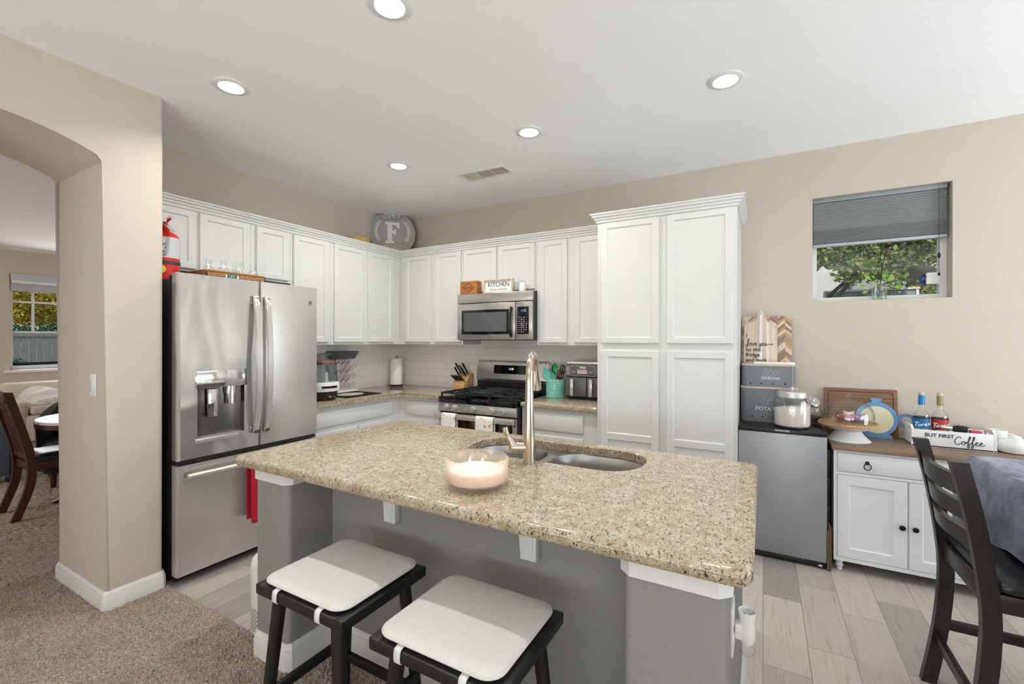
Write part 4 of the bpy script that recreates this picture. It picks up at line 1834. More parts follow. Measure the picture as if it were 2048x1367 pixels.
# ------------------------------------------------------------------ on top of the fridge
FT = 1.776
t = thing('fire_extinguisher', 'red fire extinguisher with silver label standing on the fridge', 'fire extinguisher', (-3.245, 1.36, FT))
ex, ey = -3.245, 1.36
b = B()
b.lathe([(.070, 0), (.074, .006), (.075, .02), (.075, .265), (.070, .285), (.05, .305), (.026, .316), (.022, .320), (.022, .33)], (ex, ey, FT), 36, True, True)
cyl_ = b.build('cylinder', RED, t)
b = B()
b.lathe([(.0756, .145), (.0756, .272)], (ex, ey, FT), 36)
b.build('label_band', mat('label_silver', (200, 202, 204), .4), cyl_)
b = B()
b.lathe([(.0770, .105), (.0775, .110), (.0775, .122), (.0770, .127)], (ex, ey, FT), 36)
b.build('dark_band', RUBBER, cyl_)
nd = V((.78, -.62, 0)).normalized()
ud = V((.62, .78, 0)).normalized()
pc = V((ex, ey, FT)) + nd * .0762
b = B()
b.prism([(.026 * math.cos(a), .024 * math.sin(a)) for a in [2 * PI * k / 20 for k in range(20)]], pc + EZ * .072, ud, EZ, nd * .0015)
b.build('badge', mat('yellow_print', (230, 222, 90), .5), cyl_)
b = B()
for i in range(6):
    for j in range(4):
        if (i + j) % 3:
            p = pc + ud * (-.026 + i * .009) + EZ * (.155 + j * .022)
            b.prism([(0, 0), (.005, 0), (.005, .008), (0, .008)], p, ud, EZ, nd * .0015)
b.build('label_print', mat('label_ink', (70, 90, 130), .6), cyl_)
b = B()
b.cyl((ex, ey, FT + .328), (ex, ey, FT + .375), .016, .013, 16)
b.cyl((ex, ey, FT + .33), (ex, ey, FT + .34), .03, n=18)
b.build('valve', mat('brass_red', (196, 70, 50), .35, .3), t)
hx = V((.75, -.66, 0)).normalized() * .5 + V((.5, .2, 0))
hx.normalize()
b = B()
p0 = V((ex, ey, FT + .368))
sd = V((-hx.y, hx.x, 0)) * .010
for dz0, dz1 in ((.022, .004), (-.004, -.085)):
    a0, a1 = p0 + EZ * dz0, p0 + hx * .17 + EZ * dz1
    b.prism([(-1, 0), (1, 0), (1, .004), (-1, .004)], a0, sd, EZ, a1 - a0)
b.build('lever_handle', CHROME, t)
b = B()
b.cyl(p0 + hx * .045 + EZ * .004, p0 + hx * .09 + EZ * .02, .007, .012, 10)
b.build('safety_pin_tag', RED, t)


def m_wicker(nm, c1, c2):
    m = N(nm)
    v = m.coord()
    w = m.n('TexWave', wave_type='BANDS', bands_direction='Z')
    w.inputs['Scale'].default_value = 30
    w.inputs['Distortion'].default_value = 6
    w.inputs['Detail'].default_value = 3
    m.l(v, w.inputs[0])
    n_ = m.noise(v, 120, 3)
    f = m.mix(.5, w.outputs[0], n_)
    m.bsdf(m.ramp(f, [(.25, lin(c1)), (.7, lin(c2))]), .7, 0, m.bump(f, .8, .004))
    return m.mat


WICK = m_wicker('woven_wicker', (78, 48, 22), (196, 144, 86))
STRAW = m_wicker('woven_straw', (150, 110, 60), (222, 186, 122))
t = thing('wicker_tray', 'shallow brown wicker tray holding glass bottles on the fridge', 'tray', (-3.1, 1.67, FT))
b = B()
x0, x1, y0, y1, z0, z1 = -3.225, -3.005, 1.475, 1.855, FT + .004, FT + .075
b.box(x0, y0, z0, x1, y1, z0 + .008)
for a in ((x0, y0, x1, y0 + .012), (x0, y1 - .012, x1, y1), (x0, y0, x0 + .012, y1), (x1 - .012, y0, x1, y1)):
    b.box(a[0], a[1], z0, a[2], a[3], z1, .004)
b.tube(rrect(x0 + .003, y0 + .003, x1 - .003, y1 - .003, .02, 4, z1), .007, 8, True)
b.build('basket', WICK, t)
b = B()
b.box(x1 - .002, 1.60, FT + .028, x1 + .003, 1.66, FT + .062, .001)
tg = b.build('green_tag', mat('green_tag', (40, 104, 84), .6), t)
b = B()
b.box(x1 + .003, 1.59, FT + .03, x1 + .0035, 1.598, FT + .06)
b.box(x1 + .003, 1.662, FT + .03, x1 + .0035, 1.67, FT + .06)
b.tube([(x1 + .0034, 1.63 + .010 * math.cos(2 * PI * k / 16), FT + .045 + .010 * math.sin(2 * PI * k / 16)) for k in range(16)], .0012, 6, True)
b.build('tag_print', WHITEP, tg)
proto = None
for k, (x, y, lab) in enumerate(((-3.10, 1.535, 'clear glass bottle at the arch end of the wicker tray'),
                                 (-3.055, 1.605, 'clear glass bottle second from the arch end of the wicker tray, in the front row'),
                                 (-3.055, 1.697, 'clear glass bottle near the middle of the wicker tray, right of the green tag'),
                                 (-3.16, 1.735, 'clear glass bottle half hidden in the back row of the wicker tray'),
                                 (-3.055, 1.797, 'clear glass bottle at the right end of the wicker tray'))):
    if proto is None:
        proto = thing('glass_bottle', lab, 'bottle', (x, y, FT + .0125), group='glass bottles in the wicker tray')
        b = local(proto)
        b.lathe([(.030, 0), (.034, .006), (.034, .070), (.030, .085), (.020, .100), (.0165, .112), (.0165, .128), (.021, .130), (.021, .142), (.018, .143), (.0145, .141), (.0145, .112), (.018, .10), (.028, .083), (.0315, .070), (.0315, .008), (.0001, .006)], n=20, cap0=True)
        b.build('body', GLASS, proto)
    else:
        copy_thing(proto, (x, y, FT + .0125), None, lab)

# ------------------------------------------------------------------ on top of the wall cabinets
CTOP = 2.3535
t = thing('round_sign', 'round grey wooden sign with white monogram and leaf sprays in the cabinet corner', 'sign', (-3.512, 3.585, UT + .0005), rot=(-.10, 0, PI / 4))
b = local(t)
b.X = b.X @ Matrix.Translation((0, 0, .247)) @ Matrix.Rotation(PI / 2, 4, 'X')
r = .245
b.lathe([(.0001, -.012), (r, -.012), (r, .008), (r - .003, .011), (r - .016, .011), (r - .019, .007), (.0001, .007)], n=64)
b.build('disc', mat('sign_grey', (168, 165, 161), .7, var=.06, vs=14), t)
Ms = WM[t] @ Matrix.Translation((0, 0, .247))
su, sw, sn = Ms.to_3x3() @ V((1, 0, 0)), Ms.to_3x3() @ V((0, 0, 1)), Ms.to_3x3() @ V((0, -1, 0))
sO = Ms.to_translation() + sn * .0075
SIGNW = mat('sign_white', (228, 228, 226), .7, bump=.3)
b = B()
Fp = [(-.065, -.115), (.03, -.115), (.03, -.088), (.008, -.088), (.008, -.005), (.03, -.005), (.03, -.02), (.048, -.02), (.048, .045), (.03, .045), (.03, .028), (.008, .028), (.008, .092), (.05, .092), (.058, .06), (.085, .06), (.085, .122), (-.065, .122), (-.065, .095), (-.042, .095), (-.042, -.088), (-.065, -.088)]
b.prism(Fp, sO - su * .012, su, sw, sn * .004)
b.build('letter', SIGNW, t)
b = B()
for s_ in (-1, 1):
    stem = []
    for k in range(13):
        a = math.radians(-38 + 76 * k / 12)
        stem.append(sO + su * (s_ * .172 * math.cos(a)) + sw * (.172 * math.sin(a) + .005) + sn * .002)
    b.tube(stem, .0025, 6)
    for k in range(1, 13):
        a = math.radians(-38 + 76 * k / 12)
        p = stem[k]
        for q in (-1, 1):
            d = (sw * .8 + su * (s_ * q * .75)).normalized()
            e = d.cross(sn)
            L = .030
            b.raw([p + sn * .002, p + d * L * .5 + e * .006 + sn * .003, p + d * L + sn * .002, p + d * L * .5 - e * .006 + sn * .003], [(0, 1, 2, 3)])
b.build('leaf_sprays', SIGNW, t)
text('Ferreira\'s', .048, sO - sw * .178, su, sw, 'name_lettering', SIGNW, t, ext=.001)
text('the', .026, sO - sw * .146, su, sw, 'small_lettering', SIGNW, t, ext=.001)
b = B()
for s_ in (-1, 1):
    b.prism([(0, 0), (.085, 0), (.085, .003), (0, .003)], sO + su * (s_ * .072 - .0425) - sw * .140, su, sw, sn * .001)
b.build('rule_lines', SIGNW, t)
b = B()
rb = random.Random(3)
for k in range(13):
    ang = PI * (-.12 + 1.24 * k / 12)
    L = rb.uniform(.085, .12)
    c = sO + sw * .185 + su * rb.uniform(-.02, .02) + sn * .012
    d = (su * math.cos(ang) * 1.0 + sw * (.62 * math.sin(ang) + .05)).normalized()
    e = d.cross(sn)
    pts = [c, c + d * L * .5 + sn * .020 + e * .022, c + d * L * .85 + sn * .010, c + d * L * .5 + sn * .012 - e * .022]
    b.tube(crv(pts, 5, True), .0115, 6, True, .35)
for k in range(22):
    c = sO + sw * rb.uniform(.15, .235) + su * rb.uniform(-.07, .07) + sn * rb.uniform(.012, .03)
    b.ball(c, rb.uniform(.010, .017), 8)
for s_ in (-1, 1):
    b.tube(crv([sO + sw * .20 + sn * .01, sO + su * (s_ * .09) + sw * .16 + sn * .012, sO + su * (s_ * .15) + sw * .135 + sn * .008], 5), .013, 8, flat=.35)
b.build('bow', mat('burlap_grey', (196, 196, 196), .95, var=.25, vs=70, bump=.8, bs=140), t)
b = B()
b.lathe([(.0001, .020), (.10, .020), (.118, .03), (.125, .06), (.122, .085), (.116, .092), (.112, .088), (.112, .05), (.0001, .03)], (-3.53, 3.115, CTOP - .018), 36)
tag(b.build('straw_basket', STRAW), 'round straw basket lying on the wall cabinets beside the round sign', 'basket')

# ------------------------------------------------------------------ on top of the microwave
MT = 1.8485
t = thing('recipe_box', 'orange wooden recipe box with carved badge on the microwave', 'box', (-2.41, 3.487, MT))
b = B()
b.box(-2.508, 3.447, MT, -2.318, 3.529, MT + .098, .003)
b.build('body', ORANGEW, t)
b = B()
b.box(-2.508, 3.447, MT + .099, -2.318, 3.529, MT + .124, .003)
b.build('lid', ORANGEW, t)
b = B()
bp = [(.055 * math.cos(a) * (1 + .12 * math.cos(4 * a)), .036 * math.sin(a) * (1 + .18 * math.cos(4 * a))) for a in [2 * PI * k / 40 for k in range(40)]]
carve = mat('carved_wood', (104, 58, 26), .6)
b.tube([(-2.413 + x, 3.4465, MT + .062 + y) for x, y in bp], .0022, 6, True)
b.tube([(-2.413 + x * .82, 3.4465, MT + .062 + y * .78) for x, y in bp], .0012, 6, True)
b.build('carved_badge', carve, t)
text('RECIPES', .023, (-2.413, 3.447, MT + .054), EX, EZ, 'lettering', carve, t, sx=1.0)
t = thing('kitchen_sign', 'small framed white sign reading KITCHEN on the microwave', 'sign', (-2.10, 3.475, MT))
kx0, kx1, kz1 = -2.252, -1.945, MT + .125
b = B()
for a in ((kx0, MT, kx0 + .012, kz1), (kx1 - .012, MT, kx1, kz1), (kx0 + .012, MT, kx1 - .012, MT + .012), (kx0 + .012, kz1 - .012, kx1 - .012, kz1)):
    b.box(a[0], 3.452, a[1], a[2], 3.492, a[3], .001)
b.build('frame', PALEW, t)
b = B()
b.box(kx0 + .012, 3.470, MT + .012, kx1 - .012, 3.488, kz1 - .012)
pn = b.build('panel', WHITEP, t)
text('KITCHEN', .058, (-2.098, 3.4698, MT + .058), EX, EZ, 'lettering', BLACKP, pn, sx=.92)
text('the heart of the home', .020, (-2.10, 3.4698, MT + .026), EX, EZ, 'small_lettering', GREYP, pn, shear=.3)
t = thing('small_pitcher', 'tiny white enamel pitcher right of the KITCHEN sign', 'pitcher', (-1.855, 3.48, MT))
b = B()
b.lathe([(.030, 0), (.032, .004), (.028, .05), (.024, .078), (.0265, .086), (.0255, .087), (.022, .078), (.025, .05), (.028, .008), (.0001, .006)], (-1.855, 3.48, MT), 24, True)
b.build('body', PORC, t)
b = B()
b.tube(crv([(-1.832, 3.478, MT + .080), (-1.808, 3.472, MT + .085), (-1.800, 3.47, MT + .06), (-1.815, 3.475, MT + .035), (-1.829, 3.478, MT + .028)], 5), .003, 8)
b.build('handle', PORC, t)
b = B()
b.tube([(-1.855 + .026 * math.cos(2 * PI * k / 24), 3.48 + .026 * math.sin(2 * PI * k / 24), MT + .0865) for k in range(24)], .0016, 6, True)
b.build('dark_rim', BLACKP, t)

# ------------------------------------------------------------------ left counter
t = thing('bottle_sterilizer', 'white and black baby bottle sterilizer with smoky clear dome beside the fridge', 'sterilizer', (-3.22, 2.50, CT))
cx, cy = -3.22, 2.50
def oval(b, prof, n=40, c0=False, c1=False):
    X = b.X
    b.X = Matrix.Translation((cx, cy, CT)) @ Matrix.Diagonal((.88, 1.05, 1, 1))
    b.lathe(prof, n=n, cap0=c0, cap1=c1)
    b.X = X


b = B()
oval(b, [(.085, 0), (.09, .004), (.098, .03), (.108, .078)], c0=True, c1=True)
b.build('base', mat('dark_brown_plastic', (44, 36, 30), .25), t)
b = B()
oval(b, [(.110, .076), (.118, .079), (.121, .11), (.119, .135), (.112, .152), (.10, .155)], c0=True, c1=True)
bd = b.build('band', OFFW, t)
b = B()
for (y0, y1, z0, z1) in ((-.06, .075, .106, .124),):
    vs = []
    n = 12
    for k in range(n + 1):
        a = -.55 + 1.1 * k / n
        vs += [(.1235 * math.cos(a), .1235 * math.sin(a), z0), (.1235 * math.cos(a), .1235 * math.sin(a), z1)]
    X = b.X
    b.X = Matrix.Translation((cx, cy, CT)) @ Matrix.Diagonal((.88, 1.05, 1, 1)) @ Matrix.Rotation(-.2, 4, 'Z')
    b.raw(vs, [(2 * k, 2 * k + 2, 2 * k + 3, 2 * k + 1) for k in range(n)])
    b.X = X
b.build('control_strip', BLACKG, bd)
b = B()
oval(b, [(.106, .155), (.102, .22), (.094, .30), (.090, .315), (.082, .36), (.075, .385), (.05, .392), (.0001, .395)])
b.build('dome', GLASST, t)
b = B()
oval(b, [(.06, .30), (.07, .315), (.06, .33), (.0001, .335)], 20)
b.build('red_tongs', mat('faded_red', (206, 120, 110), .5), t)
b = B()
cxk = cx + .088
b.lathe([(.013, 0), (.015, .005), (.013, .010), (.0001, .012)], (cxk, cy - .02, CT + .03), 16)
b.build('knob', CHROME, t)

t = thing('drying_rack', 'bottle drying rack with dark grey bin on top by the backsplash', 'rack', (-3.6, 3.0, CT))
b = B()
b.prism([(-.14, 0), (.14, 0), (.14, .016), (-.14, .016)], (-3.668, 2.99, CT), EY, EZ, (.15, 0, 0), .004)
b.build('base', OFFW, t)
b = B()
b.prism([(-.085, 0), (.085, 0), (.125, .30), (-.125, .30)], (-3.66, 2.985, CT + .016), EY, EZ, (.035, 0, 0), .004)
b.build('panel', mat('mauve_plastic', (226, 216, 217), .35, var=.08), t)
b = B()
lo = [rrect(-3.672 + i, 2.855 + i, -3.50 - i * 2.2, 3.135 - i, .02, 4, z) for i, z in ((0, CT + .395), (.022, CT + .318))]
li = [rrect(-3.669 + i, 2.858 + i, -3.503 - i * 2.2, 3.132 - i, .018, 4, z) for i, z in ((0, CT + .395), (.022, CT + .322))]
b.loft([lo[1], lo[0], li[0], li[1]], True, True)
b.build('bin', mat('bin_grey', (92, 95, 101), .4), t)
b = B()
for j in range(3):
    for i in range(3):
        y = 2.92 + i * .065 + j * .006
        z = CT + .09 + j * .085
        b.tube([(-3.63, y, z), (-3.575, y + .01, z + .035)], .0035, 8)
b.build('pegs', RUBBER, t)
pb = None
MILKY = glass('milky_plastic', (.93, .92, .92, 1), .95, .2, (.84, .80, .80, 1))
for j, rn in enumerate(('lowest', 'middle', 'top')):
    for i, cn in enumerate(('nearest the sterilizer', 'in the centre', 'nearest the corner')):
        y, z = 2.92 + i * .065 + j * .006, CT + .055 + j * .085
        lab = 'clear baby bottle on the %s row of the drying rack, %s' % (rn, cn)
        if pb is None:
            pb = thing('baby_bottle', lab, 'baby bottle', (-3.545, y, z), group='baby bottles on the drying rack', rot=(0, .95, .35))
            b = local(pb)
            b.lathe([(.018, -.035), (.022, -.030), (.025, .0), (.024, .045), (.021, .052), (.0001, .055)], n=18)
            b.build('body', MILKY, pb)
        else:
            copy_thing(pb, (-3.545, y, z), None, lab)
t = thing('drying_mat', 'black drying mat with pale printed oval on the counter', 'mat', (-3.30, 2.86, CT), .05)
b = local(t)
b.box(-.165, -.205, .0004, .165, .205, .006, .002)
for k in range(26):
    y = -.19 + k * .015
    b.box(-.15, y, .006, .15, y + .006, .0085)
b.build('mat', mat('black_rubber', (30, 28, 28), .6), t)
b = local(t)
b.prism([(.10 * math.cos(2 * PI * k / 28), .13 * math.sin(2 * PI * k / 28) - .02) for k in range(28)], (0, 0, .0087), EX, EY, (0, 0, .0005))
b.build('printed_oval', mat('oval_print', (196, 188, 176), .8, var=.35, vs=45), t)
t = thing('paper_towel_holder', 'bronze paper towel stand in the counter corner', 'paper towel holder', (-3.565, 3.700, CT))
b = B()
b.lathe([(.072, 0), (.074, .006), (.07, .012), (.0001, .013)], (-3.565, 3.70, CT), 32, True)
b.build('base', BRONZE, t)
b = B()
b.cyl((-3.565, 3.70, CT + .012), (-3.565, 3.70, CT + .31), .006, n=12)
b.tube([(-3.565 + .013 * math.cos(2 * PI * k / 16) * .95, 3.70 + .002, CT + .318 + .013 * math.sin(2 * PI * k / 16)) for k in range(16)], .0028, 8, True)
b.build('rod', BRONZE, t)
b = B()
b.lathe([(.020, 0), (.066, 0), (.067, .003), (.067, .287), (.066, .290), (.020, .290), (.020, 0)], (-3.565, 3.70, CT + .0135), 36)
tag(b.build('paper_towel_roll', PAPER), 'white paper towel roll on the stand in the corner', 'paper towel')


def outlet(label, c, U, D, par_name='wall_outlet', n_=1):
    t = thing(par_name, label, 'outlet', c)
    c, U, D = V(c), V(U), V(D)
    b = B()
    b.prism([(-.037, -.06), (.037, -.06), (.037, .06), (-.037, .06)], c, U, EZ, D * .006, .002)
    b.build('plate', OFFW, t)
    b = B()
    for z in (-.022, .022):
        b.prism([(.016 * math.cos(a), .014 * math.sin(a) + z) for a in [2 * PI * k / 16 for k in range(16)]], c + D * .006, U, EZ, D * .0015)
    so = b.build('sockets', PORC, t)
    b = B()
    for z in (-.022, .022):
        for x in (-.006, .006):
            b.prism([(x - .001, z - .004), (x + .001, z - .004), (x + .001, z + .005), (x - .001, z + .005)], c + D * .0075, U, EZ, D * .0004)
    b.build('slots', BLACKP, so)


outlet('white outlet on the tiled wall left of the paper towels', (XL + .0072, 3.515, 1.165), EY, EX)
outlet('white outlet on the tiled wall above the knife block', (-2.87, YR - .0072, 1.185), EX, -EY)
t = thing('light_switch', 'white rocker light switch inside the thick arch opening', 'light switch', (-3.131, .985, 1.175))
b = B()
b.box(-3.168, .979, 1.115, -3.094, .9848, 1.235, .002)
b.build('plate', OFFW, t)
b = B()
b.box(-3.148, .976, 1.142, -3.114, .980, 1.208, .0015)
b.build('rocker', PORC, t)

# ------------------------------------------------------------------ knife block and knives
t = thing('knife_block', 'blonde wooden knife block left of the range', 'knife block', (-2.685, 3.74, CT))
kx0, kx1 = -2.752, -2.620
b = B()
b.prism([(3.668, 0), (3.825, 0), (3.835, .165), (3.80, .172), (3.76, .150), (3.725, .088), (3.668, .088)], (kx0, 0, CT), EY, EZ, (kx1 - kx0, 0, 0), .003)
b.build('block', BLOCKW, t)
b = B()
b.tube(crv([(-2.695, 3.6675, CT + .045), (-2.687, 3.6675, CT + .033), (-2.679, 3.6675, CT + .045)], 4), .0016, 6)
b.build('brand_mark', carve, t)
KB = mat('knife_handle', (28, 27, 27), .3)


def knife(label, x, y, z, L, rad, d):
    t = thing('kitchen_knife', label, 'knife', (x, y, z), group='knives in the wooden block')
    d = V(d).normalized()
    p = V((x, y, z))
    b = B()
    b.tube([p - d * .006, p + d * .008], rad * .9, 10, flat=.6)
    b.build('bolster', CHROME, t)
    b = B()
    b.tube([p + d * .008, p + d * L * .4, p + d * L * .8, p + d * L], [rad, rad * .85, rad * 1.1, rad * .9], 10, flat=.65)
    b.build('handle', KB, t)
    b = B()
    b.tube([p + d * L, p + d * (L + .006)], rad * .85, 10, flat=.65)
    b.build('end_cap', CHROME, t)


names = ('first', 'second', 'third', 'fourth', 'fifth', 'sixth')
for k in range(6):
    knife('black steak knife handle %s from the left in the bottom row of the block' % names[k], kx0 + .014 + k * .021, 3.690, CT + .0945, .085, .0095, (-.12, -.62, .55))
for k, (x, y, z, L, lab) in enumerate(((-2.735, 3.748, .135, .105, 'black knife handle at the left, lower of the upper knives'),
                                       (-2.728, 3.768, .162, .125, 'black knife handle at the left, highest at the back of the block'),
                                       (-2.690, 3.765, .158, .10, 'shorter black knife handle between the two upper groups'),
                                       (-2.658, 3.750, .140, .10, 'black knife handle at the right, lower of the upper knives'),
                                       (-2.650, 3.775, .166, .12, 'black knife handle at the right, highest at the back of the block'))):
    knife(lab, x, y, CT + z, L, .0145, (-.25, -.42, .85))

# ------------------------------------------------------------------ utensil crock
ccx, ccy = -1.605, 3.640
t = thing('utensil_crock', 'teal embossed ceramic crock full of cooking utensils', 'crock', (ccx, ccy, CT))


def m_emboss():
    m = N('teal_embossed')
    v = m.coord()
    vo = m.n('TexVoronoi')
    vo.inputs['Scale'].default_value = 34
    m.l(v, vo.inputs[0])
    s1 = m.n('Math', operation='SINE')
    mu = m.n('Math', operation='MULTIPLY')
    m.l(vo.outputs['Distance'], mu.inputs[0])
    mu.inputs[1].default_value = 26
    m.l(mu.outputs[0], s1.inputs[0])
    col = m.ramp(s1.outputs[0], [(.1, lin((96, 184, 170))), (.75, lin((126, 202, 188))), (.95, lin((206, 214, 190)))])
    m.bsdf(col, .25, 0, m.bump(s1.outputs[0], .6, .003))
    return m.mat


b = B()
b.lathe([(.082, 0), (.086, .004), (.086, .160), (.084, .164), (.079, .163), (.078, .158), (.078, .012), (.0001, .010)], (ccx, ccy, CT), 40, True)
b.build('crock', m_emboss(), t)


def utensil(name, label, p0, p1, m_h, head, m_head, cat):
    p0, p1 = V((ccx, ccy, CT)) + V(p0), V((ccx, ccy, CT)) + V(p1)
    t = thing(name, label, cat, p0, group='utensils in the teal crock')
    d = (p1 - p0).normalized()
    b = B()
    b.tube([p0, p1], [.0055, .0045], 8)
    b.build('handle', m_h, t)
    b = B()
    side = d.cross(V((.45, -.87, .2))).normalized()
    face = side.cross(d)
    if head[0] == 'spoon':
        w, L = head[1:]
        lo = []
        for k in range(9):
            u = k / 8
            ww = max(.002, w * math.sin(PI * (.08 + .90 * u)) ** .7)
            c = p1 + d * (L * u - .005) - face * (.010 * math.sin(PI * u))
            lo.append([c + side * ww * math.cos(a) + face * (.0035 * math.sin(a) + .012 * (ww / w) * abs(math.cos(a)) ** 2) for a in [2 * PI * q / 12 for q in range(12)]])
        b.loft(lo)
    elif head[0] == 'turner':
        w, L = head[1:]
        for k in range(4):
            c = -w + k * (2 * w / 3.55)
            b.prism([(c, .015), (c + w * .34, .015), (c + w * .34, L - .012), (c, L - .012)], p1 - face * .002, side, d, face * .004)
        b.prism([(-w * .4, -.01), (w * .4, -.01), (w, .02), (-w, .02)], p1 - face * .002, side, d, face * .004)
        b.prism([(-w, L - .014), (w, L - .014), (w, L), (-w, L)], p1 - face * .002, side, d, face * .004)
    else:
        w, L = head[1:]
        for k in range(5):
            a = PI * k / 5
            s2 = side * math.cos(a) + face * math.sin(a)
            b.tube(crv([p1, p1 + d * L * .5 + s2 * w, p1 + d * L * .9 + s2 * w * .7, p1 + d * L, p1 + d * L * .9 - s2 * w * .7, p1 + d * L * .5 - s2 * w, p1], 5), .0013, 6)
    b.build('head', m_head, t)


utensil('cooking_spoon', 'large teal silicone spoon at the front of the crock', (-.01, .0, .02), (-.050, -.045, .165), TEALS, ('spoon', .033, .115), TEALS, 'spoon')
utensil('cooking_spoon', 'lower teal silicone spoon leaning right of the large one', (.01, .0, .02), (.005, -.060, .150), TEALS, ('spoon', .026, .095), TEALS, 'spoon')
utensil('cooking_spoon', 'bright green spoon standing above the teal spoons', (.0, .01, .02), (.000, -.010, .225), GREENS, ('spoon', .024, .085), GREENS, 'spoon')
utensil('cooking_spoon', 'wooden spoon sticking out at the left of the crock', (.02, .0, .02), (-.072, -.030, .150), PALEW, ('spoon', .018, .08), PALEW, 'spoon')
utensil('spatula', 'dark brown slotted wooden turner at the right of the crock', (-.02, .01, .02), (.045, -.030, .165), CHERRY, ('turner', .030, .085), CHERRY, 'spatula')
utensil('spatula', 'black plastic turner at the back right of the crock', (-.01, .02, .02), (.050, .020, .215), BLACK, ('turner', .028, .075), BLACK, 'spatula')
utensil('cooking_spoon', 'black ladle standing behind the teal spoons', (.01, .02, .02), (-.025, .030, .215), BLACK, ('spoon', .024, .08), BLACK, 'spoon')
utensil('whisk', 'wire whisk rising at the back left of the crock', (.02, .02, .02), (-.060, .025, .200), CHROME, ('whisk', .026, .11), CHROME, 'whisk')

# ------------------------------------------------------------------ air fryer
t = thing('air_fryer', 'dark grey two-drawer air fryer beside the pantry', 'air fryer', (-1.29, 3.70, CT))
ax0, ax1, ay = -1.490, -1.095, 3.565
AG = mat('fryer_grey', (88, 87, 86), .35, var=.02)
b = B()
b.box(ax0, ay + .02, CT + .004, ax1, 3.83, CT + .30, .025, 4)
b.box(ax0 + .02, ay + .03, CT, ax1 - .02, 3.80, CT + .02)
b.build('body', BLACK, t)
b = B()
b.box(ax0 + .012, ay + .012, CT + .296, ax1 - .012, 3.80, CT + .322, .010, 3)
b.build('lid_trim', STEEL, t)
b = B()
b.box(ax0 + .004, ay - .002, CT + .196, ax1 - .004, ay + .04, CT + .296, .008)
pn = b.build('control_panel', AG, t)
b = B()
b.tube([V((p.x, ay - .0022, p.y)) for p in rrect(-1.437, CT + .205, -1.215, CT + .285, .012, 5)], .0016, 6, True)
b.build('panel_outline', CHROME, pn)
b = B()
b.box(-1.375, ay - .0032, CT + .222, -1.285, ay - .0018, CT + .246)
b.box(-1.372, ay - .0032, CT + .248, -1.29, ay - .0018, CT + .257)
b.build('display', mat('display_pink', (196, 170, 166), .3), pn)
text('NINJA', .020, (-1.325, ay - .0022, CT + .268), EX, EZ, 'lettering', WHITEP, pn, bold=.0004)
b = B()
for x in (-1.415, -1.398, -1.262, -1.245):
    b.tube([(x + .006 * math.cos(2 * PI * k / 12), ay - .0024, CT + .236 + .006 * math.sin(2 * PI * k / 12)) for k in range(12)], .0008, 5, True)
for i in range(2):
    for j in range(5):
        b.box(ax0 + .018 + i * .016, ay - .0028, CT + .212 + j * .015, ax0 + .028 + i * .016, ay - .0019, CT + .218 + j * .015)
b.build('panel_marks', WHITEP, pn)
for x0, x1, hx_ in ((ax0 + .006, -1.296, -1.412), (-1.290, ax1 - .006, -1.245)):
    b = B()
    b.box(x0, ay, CT + .030, x1, ay + .03, CT + .190, .006)
    dw = b.build('drawer', AG, t)
    b = B()
    b.box(hx_ - .014, ay - .042, CT + .035, hx_ + .014, ay - .026, CT + .180, .005)
    b.box(hx_ - .012, ay - .03, CT + .145, hx_ + .012, ay + .002, CT + .175, .004)
    b.build('handle', STEEL, dw)


# ------------------------------------------------------------------ on the mini fridge
def m_tin(nm='grey_tin_box'):
    return GREYBOX


def line_art(b, curves, O, U, W, D, r=.0011):
    for c in curves:
        closed = c[0] == 'o'
        pts = c[1:]
        b.tube([V(O) + V(U) * x + V(W) * y + V(D) * .0004 for x, y in ([(p.x, p.y) for p in crv([V((q[0], q[1], 0)) for q in pts], 5, closed)])], r, 6, closed, .4)


bx0, bx1, by0, by1 = -.142, .203, 3.582, 3.842
t = thing('potato_box', 'larger grey tin bin marked POTATOES, lower of the stacked pair', 'storage box', (.03, 3.7, QZ))
b = B()
b.prism([(p.x, p.y) for p in rrect(bx0, by0, bx1, by1, .03, 6)], (0, 0, QZ + .0005), EX, EY, (0, 0, .232))
bo = b.build('body', GREYBOX, t)
b = B()
b.prism([(p.x, p.y) for p in rrect(bx0 - .002, by0 - .003, bx1 + .004, by1, .032, 6)], (0, 0, QZ + .233), EX, EY, (0, 0, .012), .002)
b.build('lid', PALEW, t)
text('POTATOES', .040, (.045, by0, QZ + .080), EX, EZ, 'lettering', WHITEP, bo, sx=.95)
b = B()
def circ(x, y, rx, ry, n=10, ph=0):
    return ['o'] + [(x + rx * math.cos(2 * PI * k / n + ph), y + ry * math.sin(2 * PI * k / n + ph)) for k in range(n)]


line_art(b, [circ(-.035, .02, .022, .018), circ(.0, .018, .022, .020), circ(.035, .02, .022, .018), circ(-.02, .045, .022, .016), circ(.018, .046, .022, .016)], (.045, by0, QZ + .120), EX, EZ, -EY)
b.build('potato_drawing', WHITEP, bo)
b = B()
for x in (-.07, -.005, .06, .125):
    b.prism([(.006 * math.cos(2 * PI * k / 14), .006 * math.sin(2 * PI * k / 14)) for k in range(14)], (x, by0 - .0004, QZ + .035), EX, EZ, (0, .0003, 0))
b.build('vent_holes', BLACKP, bo)

